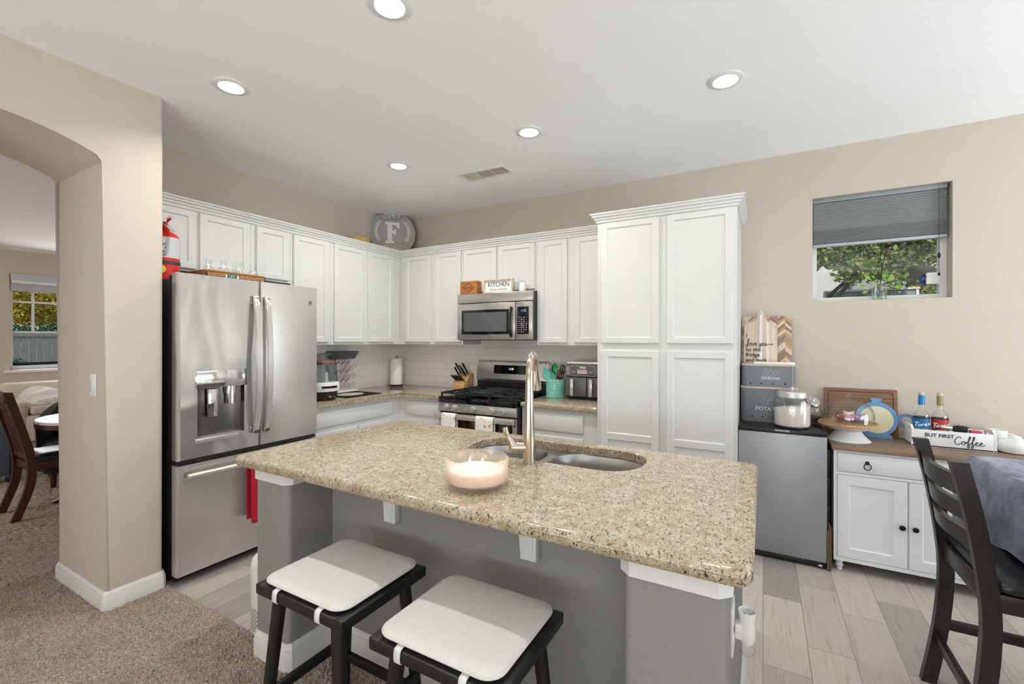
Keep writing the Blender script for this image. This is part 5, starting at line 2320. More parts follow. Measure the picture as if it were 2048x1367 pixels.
t = thing('onion_box', 'smaller grey tin bin marked ONIONS, upper of the stacked pair', 'storage box', (.02, 3.7, QZ + .2455))
oz = QZ + .2455
bx0, bx1 = -.135, .188
b = B()
b.prism([(p.x, p.y) for p in rrect(bx0, by0, bx1, by1 - .01, .03, 6)], (0, 0, oz), EX, EY, (0, 0, .146))
bo = b.build('body', GREYBOX, t)
b = B()
b.prism([(p.x, p.y) for p in rrect(bx0 - .002, by0 - .002, bx1 + .002, by1 - .008, .032, 6)], (0, 0, oz + .1465), EX, EY, (0, 0, .011), .002)
b.build('lid', PALEW, t)
text('ONIONS', .030, (.043, by0, oz + .052), EX, EZ, 'lettering', WHITEP, bo, sx=.95)
b = B()
for x in (-.03, 0, .03):
    line_art(b, [['o', (x, .0), (x + .019, .010), (x + .014, .028), (x + .003, .040), (x, .052), (x - .003, .040), (x - .014, .028), (x - .019, .010)],
                 ['l', (x, .002), (x + .007, .018), (x + .001, .038)], ['l', (x, .002), (x - .007, .018), (x - .001, .038)]], (.043, by0, oz + .078), EX, EZ, -EY)
b.build('onion_drawing', WHITEP, bo)
b = B()
for x in (-.08, -.012, .055, .13):
    b.prism([(.006 * math.cos(2 * PI * k / 14), .006 * math.sin(2 * PI * k / 14)) for k in range(14)], (x, by0 - .0004, oz + .024), EX, EZ, (0, .0003, 0))
b.build('vent_holes', BLACKP, bo)
LZ = oz + .1576
b = B()
b.box(-.062, 3.60, LZ, .19, 3.70, LZ + .014, .004)
tag(b.build('folded_napkin', PAPER), 'folded white cloth lying on the ONIONS bin lid', 'cloth')


# boards leaning behind
def m_chevron():
    m = N('chevron_wood')
    c = m.n('TexCoord')
    sp = m.n('SeparateXYZ')
    m.l(c.outputs['Object'], sp.inputs[0])

    def math_(op, a, b_=None):
        x = m.n('Math', operation=op)
        for i, v in enumerate((a, b_)):
            if v is None:
                continue
            if hasattr(v, 'is_linked'):
                m.l(v, x.inputs[i])
            else:
                x.inputs[i].default_value = v
        return x.outputs[0]

    u = math_('ADD', sp.outputs[0], 1.003)
    w = .094
    col_i = math_('FLOOR', math_('DIVIDE', u, w))
    f = math_('PINGPONG', u, w / 2)
    h = math_('SUBTRACT', sp.outputs[2], math_('MULTIPLY', f, -.95))
    row = math_('FLOOR', math_('DIVIDE', h, .0235))
    half = math_('FLOOR', math_('DIVIDE', u, w / 2))
    cb = m.n('CombineXYZ')
    m.l(row, cb.inputs[0])
    m.l(half, cb.inputs[1])
    wn_ = m.n('TexWhiteNoise', noise_dimensions='2D')
    m.l(cb.outputs[0], wn_.inputs['Vector'])
    col = m.ramp(wn_.outputs['Value'], [(0, lin((120, 86, 64))), (.2, lin((150, 124, 108))), (.4, lin((206, 180, 146))), (.6, lin((176, 136, 98))), (.8, lin((214, 200, 184))), (1, lin((190, 152, 112)))], 'CONSTANT')
    g = m.noise(m.coord((30, 30, 30)), 3, 4)
    m.bsdf(m.mix(.25, col, m.ramp(g, [(.3, lin((140, 110, 84))), (.7, lin((226, 206, 180)))])), .55)
    return m.mat


lean = -math.atan2(.080, .352)
t = thing('chevron_board', 'square chevron-patterned wooden board leaning on the wall above the ONIONS bin', 'serving board', (.012, 3.750, LZ + .0005), rot=(lean, 0, 0))
b = local(t)
b.prism([(p.x, p.y) for p in rrect(-.155, 0, .165, .352, .022, 6)], (0, .0, 0), EX, EZ, (0, .018, 0), .003)
b.build('board', m_chevron(), t)
t = thing('paddle_board', 'pale wooden paddle board with love you lettering leaning on the chevron board', 'serving board', (-.020, 3.722, LZ + .0005), rot=(lean, 0, 0))
b = local(t)
pts = [(-.108, 0), (.108, 0), (.108, .288), (.095, .305), (.05, .312), (.030, .330), (.026, .36), (.030, .385), (.020, .402), (-.008, .402), (-.020, .390), (-.018, .36), (-.022, .330), (-.045, .312), (-.095, .305), (-.108, .288)]
b.prism(pts, (0, 0, 0), EX, EZ, (0, .016, 0), .003)
pb_ = b.build('board', m_wood('paddle_wood', (186, 166, 148), (216, 200, 184), (24, 24, 1.4), .6), t)
b = local(t)
b.prism([(-.010, .01), (.010, .01), (.012, .39), (-.006, .39)], (.002, -.0012, 0), EX, EZ, (0, .002, 0))
b.prism([(.030, .01), (.042, .01), (.040, .30), (.026, .32)], (.012, -.0012, 0), EX, EZ, (0, .002, 0))
b.build('white_stripe', mat('white_stripe', (226, 220, 212), .7, var=.04, vs=30), pb_)
b = local(t)
b.cyl((.003, -.0016, .375), (.003, .004, .375), .004, n=12)
b.build('hang_hole', BLACKP, pb_)
Mp = WM[t]
pu, pw_, po = Mp.to_3x3() @ EX, Mp.to_3x3() @ EZ, lambda x, z: Mp @ V((x, -.0014, z))
for s, x, z, sz in (('I', -.094, .195, .034), ('to the', -.094, .088, .040), ('fridge', -.094, .049, .040), ('and back', -.094, .010, .038)):
    text(s, sz, po(x, z), pu, pw_, 'lettering', BLACKP, pb_, align='LEFT', bold=.0004)


def strokes(b, lst, O, U, W, D, s, r):
    for pts in lst:
        P = crv([V((x, y, 0)) for x, y in pts], 6)
        b.tube([V(O) + V(U) * (p.x * s) + V(W) * (p.y * s) for p in P], r, 6, False, 1)


love = [[(.05, .2), (.0, -.1), (.1, -.2), (.25, .1), (.42, .85), (.38, 1.05), (.28, .9), (.22, .3), (.24, .02), (.36, .0)],
        [(.62, .42), (.5, .36), (.48, .1), (.6, .0), (.72, .14), (.68, .38), (.60, .43), (.75, .34), (.85, .40)],
        [(.85, .42), (.92, .1), (.98, .02), (1.1, .38), (1.18, .36)],
        [(1.2, .18), (1.36, .28), (1.34, .42), (1.24, .36), (1.22, .1), (1.34, .0), (1.5, .12)],
        [(1.72, .42), (1.76, .1), (1.88, .06), (1.98, .42), (1.96, .1), (1.88, -.35), (1.74, -.38), (1.80, -.12), (2.05, .08)],
        [(2.18, .42), (2.08, .3), (2.1, .06), (2.22, .02), (2.3, .2), (2.24, .4), (2.18, .42)],
        [(2.42, .42), (2.44, .1), (2.54, .04), (2.64, .40), (2.66, .08), (2.8, .10), (2.95, .28), (3.1, .16), (3.3, .18), (3.42, .3), (3.46, .18), (3.38, .12)]]
b = B()
strokes(b, love, po(-.094, .130), pu, pw_, None, .050, .0019)
b.build('script_lettering', BLACKP, pb_)

# rice jar
jx, jy = .164, 3.462
t = thing('rice_jar', 'wide glass jar of rice with steel lid on the mini fridge', 'jar', (jx, jy, QZ))
b = B()
b.lathe([(.085, .0005), (.100, .006), (.106, .018), (.107, .03), (.107, .165), (.103, .185), (.088, .196), (.084, .200), (.084, .205), (.081, .205), (.081, .198), (.099, .183), (.1035, .165), (.1035, .02), (.0001, .010)], (jx, jy, QZ), 48, True)
b.build('glass', GLASS, t)
b = B()
nn = 36
lo = [[V((jx + .101 * math.cos(2 * PI * k / nn) * q, jy + .101 * math.sin(2 * PI * k / nn) * q, QZ + z)) for k in range(nn)] for q, z in ((.9, .0115), (1, .02))]
lo.append([V((jx + .1025 * math.cos(a), jy + .1025 * math.sin(a), QZ + .140 + .016 * math.cos(a - PI * 1.0) * -1 + .006 * math.sin(2 * a))) for a in [2 * PI * k / nn for k in range(nn)]])
lo.append([V((jx + .055 * math.cos(a), jy + .055 * math.sin(a), QZ + .146 + .010 * math.cos(a))) for a in [2 * PI * k / nn for k in range(nn)]])
b.loft(lo)
rice = b.build('rice', mat('rice_grain', (226, 214, 204), .8, var=.10, vs=260, bump=.9, bs=330), t)
rice['kind'] = 'stuff'
b = B()
b.lathe([(.084, .196), (.0875, .199), (.0875, .232), (.0845, .236), (.060, .240), (.0001, .241)], (jx, jy, QZ), 40)
b.lathe([(.006, .240), (.006, .25), (.012, .254), (.012, .262), (.0001, .264)], (jx, jy, QZ), 18)
b.build('lid', STEEL, t)
gx, gy = .285, 3.690
t = thing('candy_jar', 'round glass jar with slanted steel lid behind the rice jar', 'jar', (gx, gy, QZ))
b = B()
b.lathe([(.045, .0005), (.056, .01), (.062, .05), (.064, .085), (.058, .125), (.045, .145), (.042, .143), (.055, .122), (.061, .085), (.059, .05), (.05, .012), (.0001, .010)], (gx, gy, QZ), 32, True)
b.build('glass', GLASS, t)
b = B()
b.lathe([(.054, .012), (.058, .05), (.0001, .058)], (gx, gy, QZ), 28)
b.build('contents', mat('dark_beans', (56, 50, 46), .6, var=.3, vs=90), t)
b = B()
b.X = Matrix.Translation((gx + .008, gy - .012, QZ + .150)) @ Matrix.Rotation(.75, 4, V((.75, .65, 0)))
b.lathe([(.046, -.010), (.048, -.006), (.048, .010), (.043, .014), (.0001, .016)], n=30)
b.lathe([(.005, .014), (.005, .024), (.009, .028), (.0001, .032)], n=14)
b.build('lid', CHROME, t)

# ------------------------------------------------------------------ on the sideboard
kx, ky = .478, 3.590
t = thing('cake_stand', 'white pedestal cake stand with beaded wooden plate on the sideboard', 'cake stand', (kx, ky, SBZ))
b = B()
b.lathe([(.118, 0), (.120, .004), (.112, .010), (.085, .038), (.070, .062), (.074, .066), (.110, .078), (.145, .094), (.145, .098), (.0001, .098)], (kx, ky, SBZ), 48, True)
b.build('pedestal', mat('chippy_white', (228, 227, 225), .55, var=.04, vs=16, bump=.2), t)
b = B()
b.lathe([(.148, .0985), (.156, .101), (.158, .110), (.156, .118), (.150, .120), (.146, .118), (.0001, .118)], (kx, ky, SBZ), 56)
pl = b.build('plate', m_wood('plate_wood', (150, 112, 72), (190, 152, 108), (3, 26, 3), .5), t)
b = B()
for k in range(72):
    a = 2 * PI * k / 72
    b.ball((kx + .1585 * math.cos(a), ky + .1585 * math.sin(a), SBZ + .107), .0052, 8)
bd_ = b.build('bead_trim', mat('bead_gold', (214, 178, 120), .45), pl)
t = thing('glass_cloche', 'clear glass dome with knob covering the cake stand', 'cloche', (kx, ky, SBZ + .119))
cz = SBZ + .1195
b = B()
out = [(.138, 0), (.139, .05), (.130, .085), (.105, .118), (.07, .135), (.03, .143), (.010, .145)]
b.lathe(out + [(.008, .1425), (.03, .1405), (.069, .1325), (.103, .116), (.1275, .084), (.1365, .05), (.136, 0), (.138, 0)], (kx, ky, cz), 48)
b.build('dome', GLASS, t)
b = B()
b.lathe([(.010, .144), (.007, .152), (.012, .158), (.017, .168), (.014, .178), (.0001, .181)], (kx, ky, cz), 20)
b.build('knob', GLASS, t)
t = thing('glass_dish', 'small glass dish of wrapped candy under the cloche', 'dish', (kx + .01, ky, cz))
b = B()
b.lathe([(.055, .0), (.06, .003), (.088, .036), (.092, .041), (.086, .038), (.055, .006), (.0001, .004)], (kx + .01, ky, cz), 32, True)
b.build('dish', GLASS, t)
rc = random.Random(9)
CAN = [mat('candy_pink', (206, 140, 150), .25), mat('candy_mauve', (164, 140, 176), .25), mat('candy_red', (170, 60, 66), .25), mat('candy_cream', (230, 214, 210), .25)]
for k, (dx, dy, dz_, lab) in enumerate(((-.048, -.008, .027, 'reddish wrapped candy at the left of the glass dish'), (-.010, -.034, .030, 'pale pink wrapped candy at the front of the glass dish'),
                                       (.032, -.026, .029, 'mauve wrapped candy at the front right of the glass dish'), (.056, .010, .032, 'lilac wrapped candy at the right of the glass dish'),
                                       (-.004, .024, .042, 'cream wrapped candy on top at the back of the glass dish'))):
    b = B()
    c = (kx + .01 + dx, ky + dy, cz + dz_)
    b.ball(c, .024, 14, 1.3, .95, .8)
    for s_ in (-1, 1):
        b.lathe([(.003, 0), (.012, .016)], (c[0] + s_ * .022, c[1], c[2] + .006), 8)
    tag(b.build('wrapped_candy', CAN[(2, 0, 1, 1, 3)[k]]), lab, 'candy', 'candies in the glass dish')

t = thing('cutting_board', 'dark brown rectangular cutting board leaning on the wall behind the cloche', 'cutting board', (.575, 3.795, SBZ + .0005), rot=(-.135, 0, 0))
b = local(t)
b.prism([(p.x, p.y) for p in rrect(-.200, 0, .200, .318, .008, 3)], (0, 0, 0), EX, EZ, (0, .020, 0), .002)
bo = b.build('board', BOARDW, t)
b = local(t)
b.tube([V((p.x, -.0008, p.y)) for p in rrect(-.178, .022, .178, .296, .012, 4)], .0024, 6, True)
b.build('juice_groove', mat('dark_groove', (74, 50, 36), .6), bo)

t = thing('teapot_trivet', 'blue wooden teapot-shaped board with cream circle leaning by the cloche', 'trivet', (.660, 3.747, SBZ + .0005), rot=(-.10, 0, 0))
b = local(t)
pts = [(-.095, 0), (.078, 0), (.073, .022), (.056, .030)]
c0, R0 = (-.008, .125), .113
a0, a1 = math.radians(-52), math.radians(78)
pts += [(c0[0] + R0 * math.cos(a0 + (a1 - a0) * k / 16), c0[1] + R0 * math.sin(a0 + (a1 - a0) * k / 16)) for k in range(17)]
pts += [(.016, .247), (.028, .262), (-.040, .262), (-.030, .247), (-.030, .236)]
a0, a1 = math.radians(102), math.radians(232)
pts += [(c0[0] + R0 * math.cos(a0 + (a1 - a0) * k / 16), c0[1] + R0 * math.sin(a0 + (a1 - a0) * k / 16)) for k in range(17)]
pts += [(-.078, .030), (-.090, .022)]
b.prism(pts, (0, 0, 0), EX, EZ, (0, .012, 0), .0015)
o = b.build('board', BLUE, t)
b = local(t)
hr = [(.148 + .047 * math.cos(a), .125 + .047 * math.sin(a)) for a in [2 * PI * k / 36 for k in range(36)]]
hi = [(.148 + .028 * math.cos(a), .125 + .028 * math.sin(a)) for a in [2 * PI * k / 36 for k in range(36)]]
f = [V((x, 0, z)) for x, z in hr]
g = [V((x, 0, z)) for x, z in hi]
fb, gb = [p + V((0, .012, 0)) for p in f], [p + V((0, .012, 0)) for p in g]
b.loft([g, f, fb, gb, g], False, False)
b.build('handle', mat('blue_grey_paint', (104, 134, 164), .55), t)
b = local(t)
b.prism([(c0[0] + .089 * math.cos(2 * PI * k / 40), c0[1] - .004 + .089 * math.sin(2 * PI * k / 40)) for k in range(40)], (0, -.0012, 0), EX, EZ, (0, .002, 0))
b.build('cream_circle', CREAM, o)

# tray reading BUT FIRST Coffee
rx0, rx1, ry0, ry1, rh = .795, 1.170, 3.600, 3.770, .102
t = thing('coffee_tray', 'white wooden tray box reading BUT FIRST Coffee on the sideboard', 'tray', ((rx0 + rx1) / 2, 3.69, SBZ))
TRW = mat('tray_white', (238, 238, 240), .55, var=.015)
b = B()
b.box(rx0, ry0, SBZ + .0005, rx1, ry1, SBZ + .012, .002)
b.box(rx0 + .012, ry0, SBZ + .0005, rx1 - .012, ry0 + .012, SBZ + rh, .003)
b.box(rx0 + .012, ry1 - .012, SBZ + .0005, rx1 - .012, ry1, SBZ + rh, .003)
bx = b.build('box', TRW, t)
for x in (rx0, rx1 - .012):
    b = B()
    lo_ = [(ry0, 0), (ry1, 0), (ry1, rh), (ry1 - .03, rh + .022), (ry0 + .03, rh + .022), (ry0, rh)]
    hl = [(3.65, rh - .012), (3.72, rh - .012), (3.72, rh + .004), (3.65, rh + .004)]
    v_, f_ = fill([[V((0, y, z)) for y, z in lo_], [V((0, y, z)) for y, z in hl]])
    for xx in (x, x + .012):
        b.raw([(xx, p.y, SBZ + .0005 + p.z) for p in v_], f_)
    for lp in (lo_, hl):
        m_ = len(lp)
        b.raw([(x, y, SBZ + .0005 + z) for y, z in lp] + [(x + .012, y, SBZ + .0005 + z) for y, z in lp], [(k, (k + 1) % m_, m_ + (k + 1) % m_, m_ + k) for k in range(m_)])
    b.build('end_panel', TRW, t)
text('BUT FIRST', .0295, (.922, ry0, SBZ + .064), EX, EZ, 'lettering', BLACKP, bx, sx=1.0, bold=.0004)
coffee = [[(.62, .82), (.5, .98), (.3, .95), (.08, .65), (.02, .3), (.14, .05), (.36, .02), (.6, .2)],
          [(.88, .44), (.72, .40), (.68, .14), (.82, .02), (.98, .16), (.94, .40), (.86, .45), (1.02, .34), (1.14, .38)],
          [(1.1, .2), (1.34, .6), (1.48, 1.0), (1.42, 1.1), (1.34, .9), (1.28, .3), (1.2, -.2), (1.26, -.36), (1.36, -.2), (1.36, .1), (1.5, .2)],
          [(1.5, .2), (1.72, .6), (1.86, 1.0), (1.80, 1.1), (1.72, .9), (1.66, .3), (1.58, -.2), (1.64, -.36), (1.74, -.2), (1.74, .1), (1.9, .2)],
          [(1.9, .18), (2.12, .28), (2.12, .44), (2.0, .40), (1.95, .15), (2.08, .0), (2.3, .16)],
          [(2.3, .16), (2.52, .28), (2.52, .44), (2.4, .40), (2.35, .15), (2.48, .0), (2.68, .10), (2.80, .22)]]
b = B()
strokes(b, coffee, (.990, ry0 - .0008, SBZ + .030), EX, EZ, None, .0465, .0019)
b.build('script_lettering', BLACKP, bx)


def syrup(label, x, y, capc, labc, s):
    z = SBZ + .0125
    t = thing('syrup_bottle', label, 'bottle', (x, y, z), group='syrup bottles in the coffee tray')
    b = B()
    b.lathe([(.036, 0), (.040, .005), (.040, .165), (.036, .182), (.020, .200), (.0145, .212), (.0135, .262), (.0115, .262), (.0125, .212), (.018, .2), (.034, .18), (.0375, .165), (.0375, .008), (.0001, .006)], (x, y, z), 28, True)
    b.build('glass', GLASS, t)
    b = B()
    b.lathe([(.0365, .009), (.0365, .15), (.0001, .152)], (x, y, z), 24, True)
    b.build('syrup', glass('clear_syrup', (.93, .93, .91, 1), .6), t)
    b = B()
    b.lathe([(.0165, .232), (.0155, .292), (.0150, .296)], (x, y, z), 24)
    b.build('neck_sleeve', capc, t)
    b = B()
    b.lathe([(.0152, .292), (.0155, .294), (.0155, .308), (.0145, .310), (.0001, .310)], (x, y, z), 24)
    b.build('cap', PALEW, t)
    b = B()
    b.lathe([(.0405, .07), (.0405, .150)], (x, y, z), 32)
    lb = b.build('label', labc, t)
    b = B()
    b.lathe([(.0408, .07), (.0408, .088)], (x, y, z), 32)
    b.build('yellow_band', mat('label_yellow', (226, 190, 60), .5), lb)
    b = B()
    b.lathe([(.0408, .150), (.0408, .157)], (x, y, z), 32)
    b.build('dark_band', BLACKP, lb)
    b = B()
    f_ = V((-.20, -.98, 0)).normalized()
    u_ = V((.98, -.20, 0)).normalized()
    for ang, sc_, zz in ((0, .011, .079), (.38, .008, .078), (-.36, .008, .077)):
        n_ = f_ * math.cos(ang) + u_ * math.sin(ang)
        b.ball(V((x, y, z)) + n_ * .0395 + EZ * (zz + .002), sc_, 10, 1, 1, .8)
    b.build('fruit_print', mat('print_brown', (150, 110, 70), .6, var=.3, vs=60), lb)
    # brand word bent round the label, letter by letter
    wd = 'Torani'
    ang = -.95
    adv = {'T': .44, 'o': .42, 'r': .31, 'a': .42, 'n': .42, 'i': .22}
    for ch in wd:
        a = ang + adv[ch] / 2
        n_ = f_ * math.cos(a) + u_ * math.sin(a)
        tn = (u_ * math.cos(a) - f_ * math.sin(a)).normalized()
        text(ch, .030 if ch != 'T' else .040, V((x, y, z)) + n_ * .0409 + EZ * (.101 + .006 * (a + .6)), tn, EZ, 'lettering', WHITEP, lb, shear=.3, bold=.0007, ext=.0004)
        ang += adv[ch]
    return t


syrup('syrup bottle with blue neck sleeve and blue label, left of the pair', .862, 3.690, mat('sleeve_blue', (24, 124, 186), .4), mat('label_blue', (20, 110, 172), .45), 1)
syrup('syrup bottle with olive-gold neck sleeve and red label, right of the pair', .948, 3.690, mat('sleeve_olive', (150, 140, 84), .4), mat('label_red', (186, 50, 52), .45), 1)
t = thing('cleaning_brush', 'black bristle brush with steel ferrule in the coffee tray', 'brush', (1.03, 3.655, SBZ + .115))
b = B()
d = V((.97, -.05, -.06)).normalized()
p = V((.945, 3.655, SBZ + .118))
b.tube([p, p + d * .05], [.011, .013], 12)
b.build('ferrule', CHROME, t)
b = B()
rr = random.Random(2)
b.tube([p + d * .048, p + d * .062, p + d * .088, p + d * .112], [.013, .019, .023, .021], 14)
for k in range(60):
    a = rr.uniform(0, 2 * PI)
    n_ = V((0, math.cos(a), math.sin(a)))
    q = p + d * rr.uniform(.055, .115) + n_ * .018
    b.tube([q, q + n_ * .009 + d * .006], .0012, 4)
b.build('bristles', BLACKP, t)
b = B()
b.tube([p, p - d * .06 - EZ * .04], .006, 8)
b.build('handle', BLACK, t)
b = B()
b.box(1.068, 3.628, SBZ + .0125, 1.118, 3.66, SBZ + .113, .004)
tag(b.build('red_packet', PINK), 'pinkish red packet peeking out of the coffee tray', 'packet')
b = B()
b.box(1.09, 3.69, SBZ + .0125, 1.15, 3.72, SBZ + .108, .003)
tag(b.build('white_packet', PAPER), 'white packet at the right end inside the coffee tray', 'packet')
b = B()
b.tube([(1.128, 3.668, SBZ + .0135), (1.142, 3.662, SBZ + .108)], .0045, 10)
b.ball((1.143, 3.661, SBZ + .114), .010, 12)
tag(b.build('honey_dipper', PALEW), 'small wooden dipper standing at the right end of the coffee tray', 'honey dipper')
t = thing('mug', 'white mug behind the sugar bowl on the sideboard', 'mug', (1.232, 3.785, SBZ))
b = B()
mx, my = 1.232, 3.783
b.lathe([(.032, 0), (.037, .004), (.040, .05), (.042, .108), (.0405, .109), (.0385, .106), (.0365, .05), (.034, .008), (.0001, .007)], (mx, my, SBZ), 30, True)
b.build('body', PORC, t)
b = B()
b.tube(crv([(mx + .036, my - .010, SBZ + .088), (mx + .066, my - .014, SBZ + .086), (mx + .074, my - .014, SBZ + .060), (mx + .058, my - .012, SBZ + .032), (mx + .036, my - .010, SBZ + .026)], 5), .0048, 10)
b.build('handle', mat('porcelain_cream', (232, 220, 200), .2), t)
t = thing('sugar_bowl', 'squat white ceramic sugar bowl right of the coffee tray', 'sugar bowl', (1.258, 3.655, SBZ))
sx, sy = 1.262, 3.660
b = B()
b.lathe([(.058, .0005), (.070, .006), (.076, .025), (.075, .048), (.064, .068), (.045, .080), (.022, .086)], (sx, sy, SBZ), 36, True, True)
b.build('bowl', PORC, t)
b = B()
b.lathe([(.026, .085), (.028, .089), (.022, .095), (.010, .099), (.0001, .100)], (sx, sy, SBZ), 24)
b.build('lid', PORC, t)

# ------------------------------------------------------------------ window sill things and blind
t = thing('cellular_shade', 'grey pleated cellular shade drawn halfway down the small high window', 'window blind', ((WX0 + WX1) / 2, YR + .06, WZ1))
sx0, sx1, sy0 = WX0 + .006, WX1 - .014, YR + .042
b = B()
b.box(sx0, sy0 - .006, WZ1 - .030, sx1, sy0 + .046, WZ1 - .001, .003)
b.build('headrail', mat('rail_grey', (146, 152, 158), .45), t)
z1, z0 = WZ1 - .030, 2.112
vs, fs = [], []
N_ = 0
z = z1
zz = []
step = .0165
while z > z0 + .10:
    zz.append(z)
    z -= step
while z > z0:
    zz.append(z)
    z -= .0105
zz.append(z0)
pts = []
for k in range(len(zz) - 1):
    pts.append((sy0 + .012, zz[k]))
    pts.append((sy0 + .000, (zz[k] + zz[k + 1]) / 2))
pts.append((sy0 + .012, z0))
b = B()
m_ = len(pts)
b.raw([(sx0 + .002, y, z) for y, z in pts] + [(sx1 - .002, y, z) for y, z in pts], [(k, k + 1, m_ + k + 1, m_ + k) for k in range(m_ - 1)])
pts2 = [(2 * (sy0 + .018) - y, z) for y, z in pts]
b.raw([(sx0 + .002, y, z) for y, z in pts2] + [(sx1 - .002, y, z) for y, z in pts2], [(k, k + 1, m_ + k + 1, m_ + k) for k in range(m_ - 1)])
b.build('pleated_fabric', mat('shade_grey', (150, 152, 153), .85, var=.03), t, 0)
b = B()
b.box(sx0, sy0 - .002, z0 - .020, sx1, sy0 + .040, z0, .003)
b.build('bottom_rail', mat('rail_light', (176, 182, 188), .45), t)
b = B()
xc = sx1 - .042
b.tube([(xc, sy0 - .008, WZ1 - .02), (xc, sy0 - .009, 1.86)], .0013, 6)
b.lathe([(.0015, 0), (.006, .004), (.0075, .012), (.004, .022), (.0015, .026)], (xc, sy0 - .009, 1.840), 12)
b.lathe([(.002, 0), (.007, .006), (.009, .018), (.006, .034), (.002, .04)], (xc, sy0 - .009, 1.955), 12)
b.build('cord', BLACKP, t)
vx, vy = .694, YR + .055
t = thing('jar_vase', 'small glass jar with green leaves and one dried flower on the window ledge', 'vase', (vx, vy, WZ0))
b = B()
b.lathe([(.036, .0005), (.040, .006), (.041, .075), (.034, .098), (.032, .104), (.035, .106), (.035, .125), (.032, .125), (.0295, .104), (.032, .096), (.0385, .074), (.0375, .010), (.0001, .008)], (vx, vy, WZ0), 30, True)
b.build('jar', GLASS, t)
b = B()
b.lathe([(.0365, .010), (.0378, .055), (.0001, .055)], (vx, vy, WZ0), 24, True)
b.build('water', GREENW, t)
b = B()
b.tube(crv([(vx - .005, vy, WZ0 + .02), (vx + .008, vy, WZ0 + .15), (vx + .018, vy - .004, WZ0 + .25), (vx + .042, vy - .004, WZ0 + .355)], 5), .0032, 8)
b.tube([(vx + .017, vy - .004, WZ0 + .24), (vx + .008, vy - .004, WZ0 + .262)], .002, 6)
st_ = b.build('dried_stem', mat('dried_stem', (52, 40, 26), .8), t)
b = B()
rl = random.Random(6)
for k in range(26):
    d = V((rl.gauss(0, 1), rl.gauss(0, 1), rl.gauss(.3, .6))).normalized()
    c = V((vx + .045, vy - .004, WZ0 + .362))
    b.tube([c, c + d * .012, c + d * .022], [.004, .0055, .002], 5)
b.build('flower_head', mat('dried_flower', (60, 24, 22), .9), t)
b = B()
for k, (dx, dz_, L) in enumerate(((-.05, .14, .05), (-.075, .10, .04), (.045, .13, .05), (.07, .085, .045), (-.03, .15, .03), (.02, .15, .04), (-.062, .065, .04), (.055, .15, .03))):
    a = V((vx, vy - .005, WZ0 + .09))
    e = V((vx + dx, vy - .012 + .01 * (k % 3), WZ0 + dz_))
    b.tube([a, (a + e) / 2 + V((0, 0, .01)), e], .0012, 5)
    d = (e - a).normalized()
    s_ = d.cross(V((.3, -.9, .2))).normalized()
    n_ = s_.cross(d)
    b.raw([e, e + d * L * .5 + s_ * L * .32 + n_ * .004, e + d * L, e + d * L * .5 - s_ * L * .32 + n_ * .004], [(0, 1, 2), (0, 2, 3)])
b.build('leaves', mat('sprig_green', (124, 170, 62), .5, var=.2), t)
t = thing('alarm_sensor', 'white sensor box at the lower right of the small high window', 'alarm sensor', (.988, YR + .095, 1.84))
b = B()
b.box(.945, YR + .082, 1.795, 1.012, YR + .104, 1.872, .004)
b.build('housing', OFFW, t)
t = thing('window_decal', 'dark blue octagonal security decal on the small window glass', 'decal', (.948, YR + .13, 1.83))
b = B()
b.prism([(.034 * math.cos(PI / 8 + k * PI / 4), .040 * math.sin(PI / 8 + k * PI / 4)) for k in range(8)], (.950, YR + .1338, 1.835), EX, EZ, (0, .001, 0))
dc = b.build('decal', mat('decal_blue', (30, 58, 118), .4), t)
b = B()
b.tube([(.935, YR + .1336, 1.828), (.944, YR + .1336, 1.848), (.953, YR + .1336, 1.828)], .002, 6)
b.build('decal_mark', WHITEP, dc)


# ------------------------------------------------------------------ living room through the arch
t = thing('wooden_chair', 'dark cherry slat-back chair seen from behind through the arch', 'chair', (-5.18, 1.35, .008))
def back_curve(x):
    return crv([(x, 1.118, .012), (x, 1.195, .25), (x, 1.205, .46), (x, 1.150, .72), (x, 1.075, 1.012)], 6)


for x in (-5.035, -5.385):
    b = B()
    vs, fs = [], []
    P = back_curve(x)
    for p in P:
        vs += [(p.x - .017, p.y - .026, p.z), (p.x + .017, p.y - .026, p.z), (p.x + .017, p.y + .026, p.z), (p.x - .017, p.y + .026, p.z)]
    m_ = len(P)
    for i in range(m_ - 1):
        for k in range(4):
            fs.append((4 * i + k, 4 * i + (k + 1) % 4, 4 * i + 4 + (k + 1) % 4, 4 * i + 4 + k))
    fs += [(3, 2, 1, 0), tuple(4 * m_ - 4 + k for k in range(4))]
    b.raw(vs, fs)
    b.build('rear_leg', CHERRY, t, 30)
b = B()
b.box(-5.37, 1.06, .93, -5.05, 1.10, 1.012, .005)
b.build('top_rail', CHERRY, t)
for k in range(4):
    x = -5.31 + k * .0667
    b = B()
    b.prism([(1.185, .50), (1.197, .50), (1.10, .935), (1.088, .935)], (x - .014, 0, 0), EY, EZ, (.04, 0, 0), .002)
    b.build('back_slat', CHERRY, t)
b = B()
b.box(-5.37, 1.185, .47, -5.05, 1.205, .52, .003)
b.box(-5.385, 1.20, .375, -5.035, 1.62, .44, .003)
b.build('apron', CHERRY, t)
b = B()
b.loft([rrect(-5.42 + i, 1.20 + i, -5.0 - i, 1.66 - i, .04, 5, z) for i, z in ((.012, .441), (0, .452), (.004, .48), (.03, .497), (.08, .505))])
b.build('seat', LEATHER, t, 60)
for x in (-5.37, -5.05):
    b = B()
    b.box(x - .02, 1.59, .008, x + .02, 1.63, .38, .003)
    b.build('front_leg', CHERRY, t)

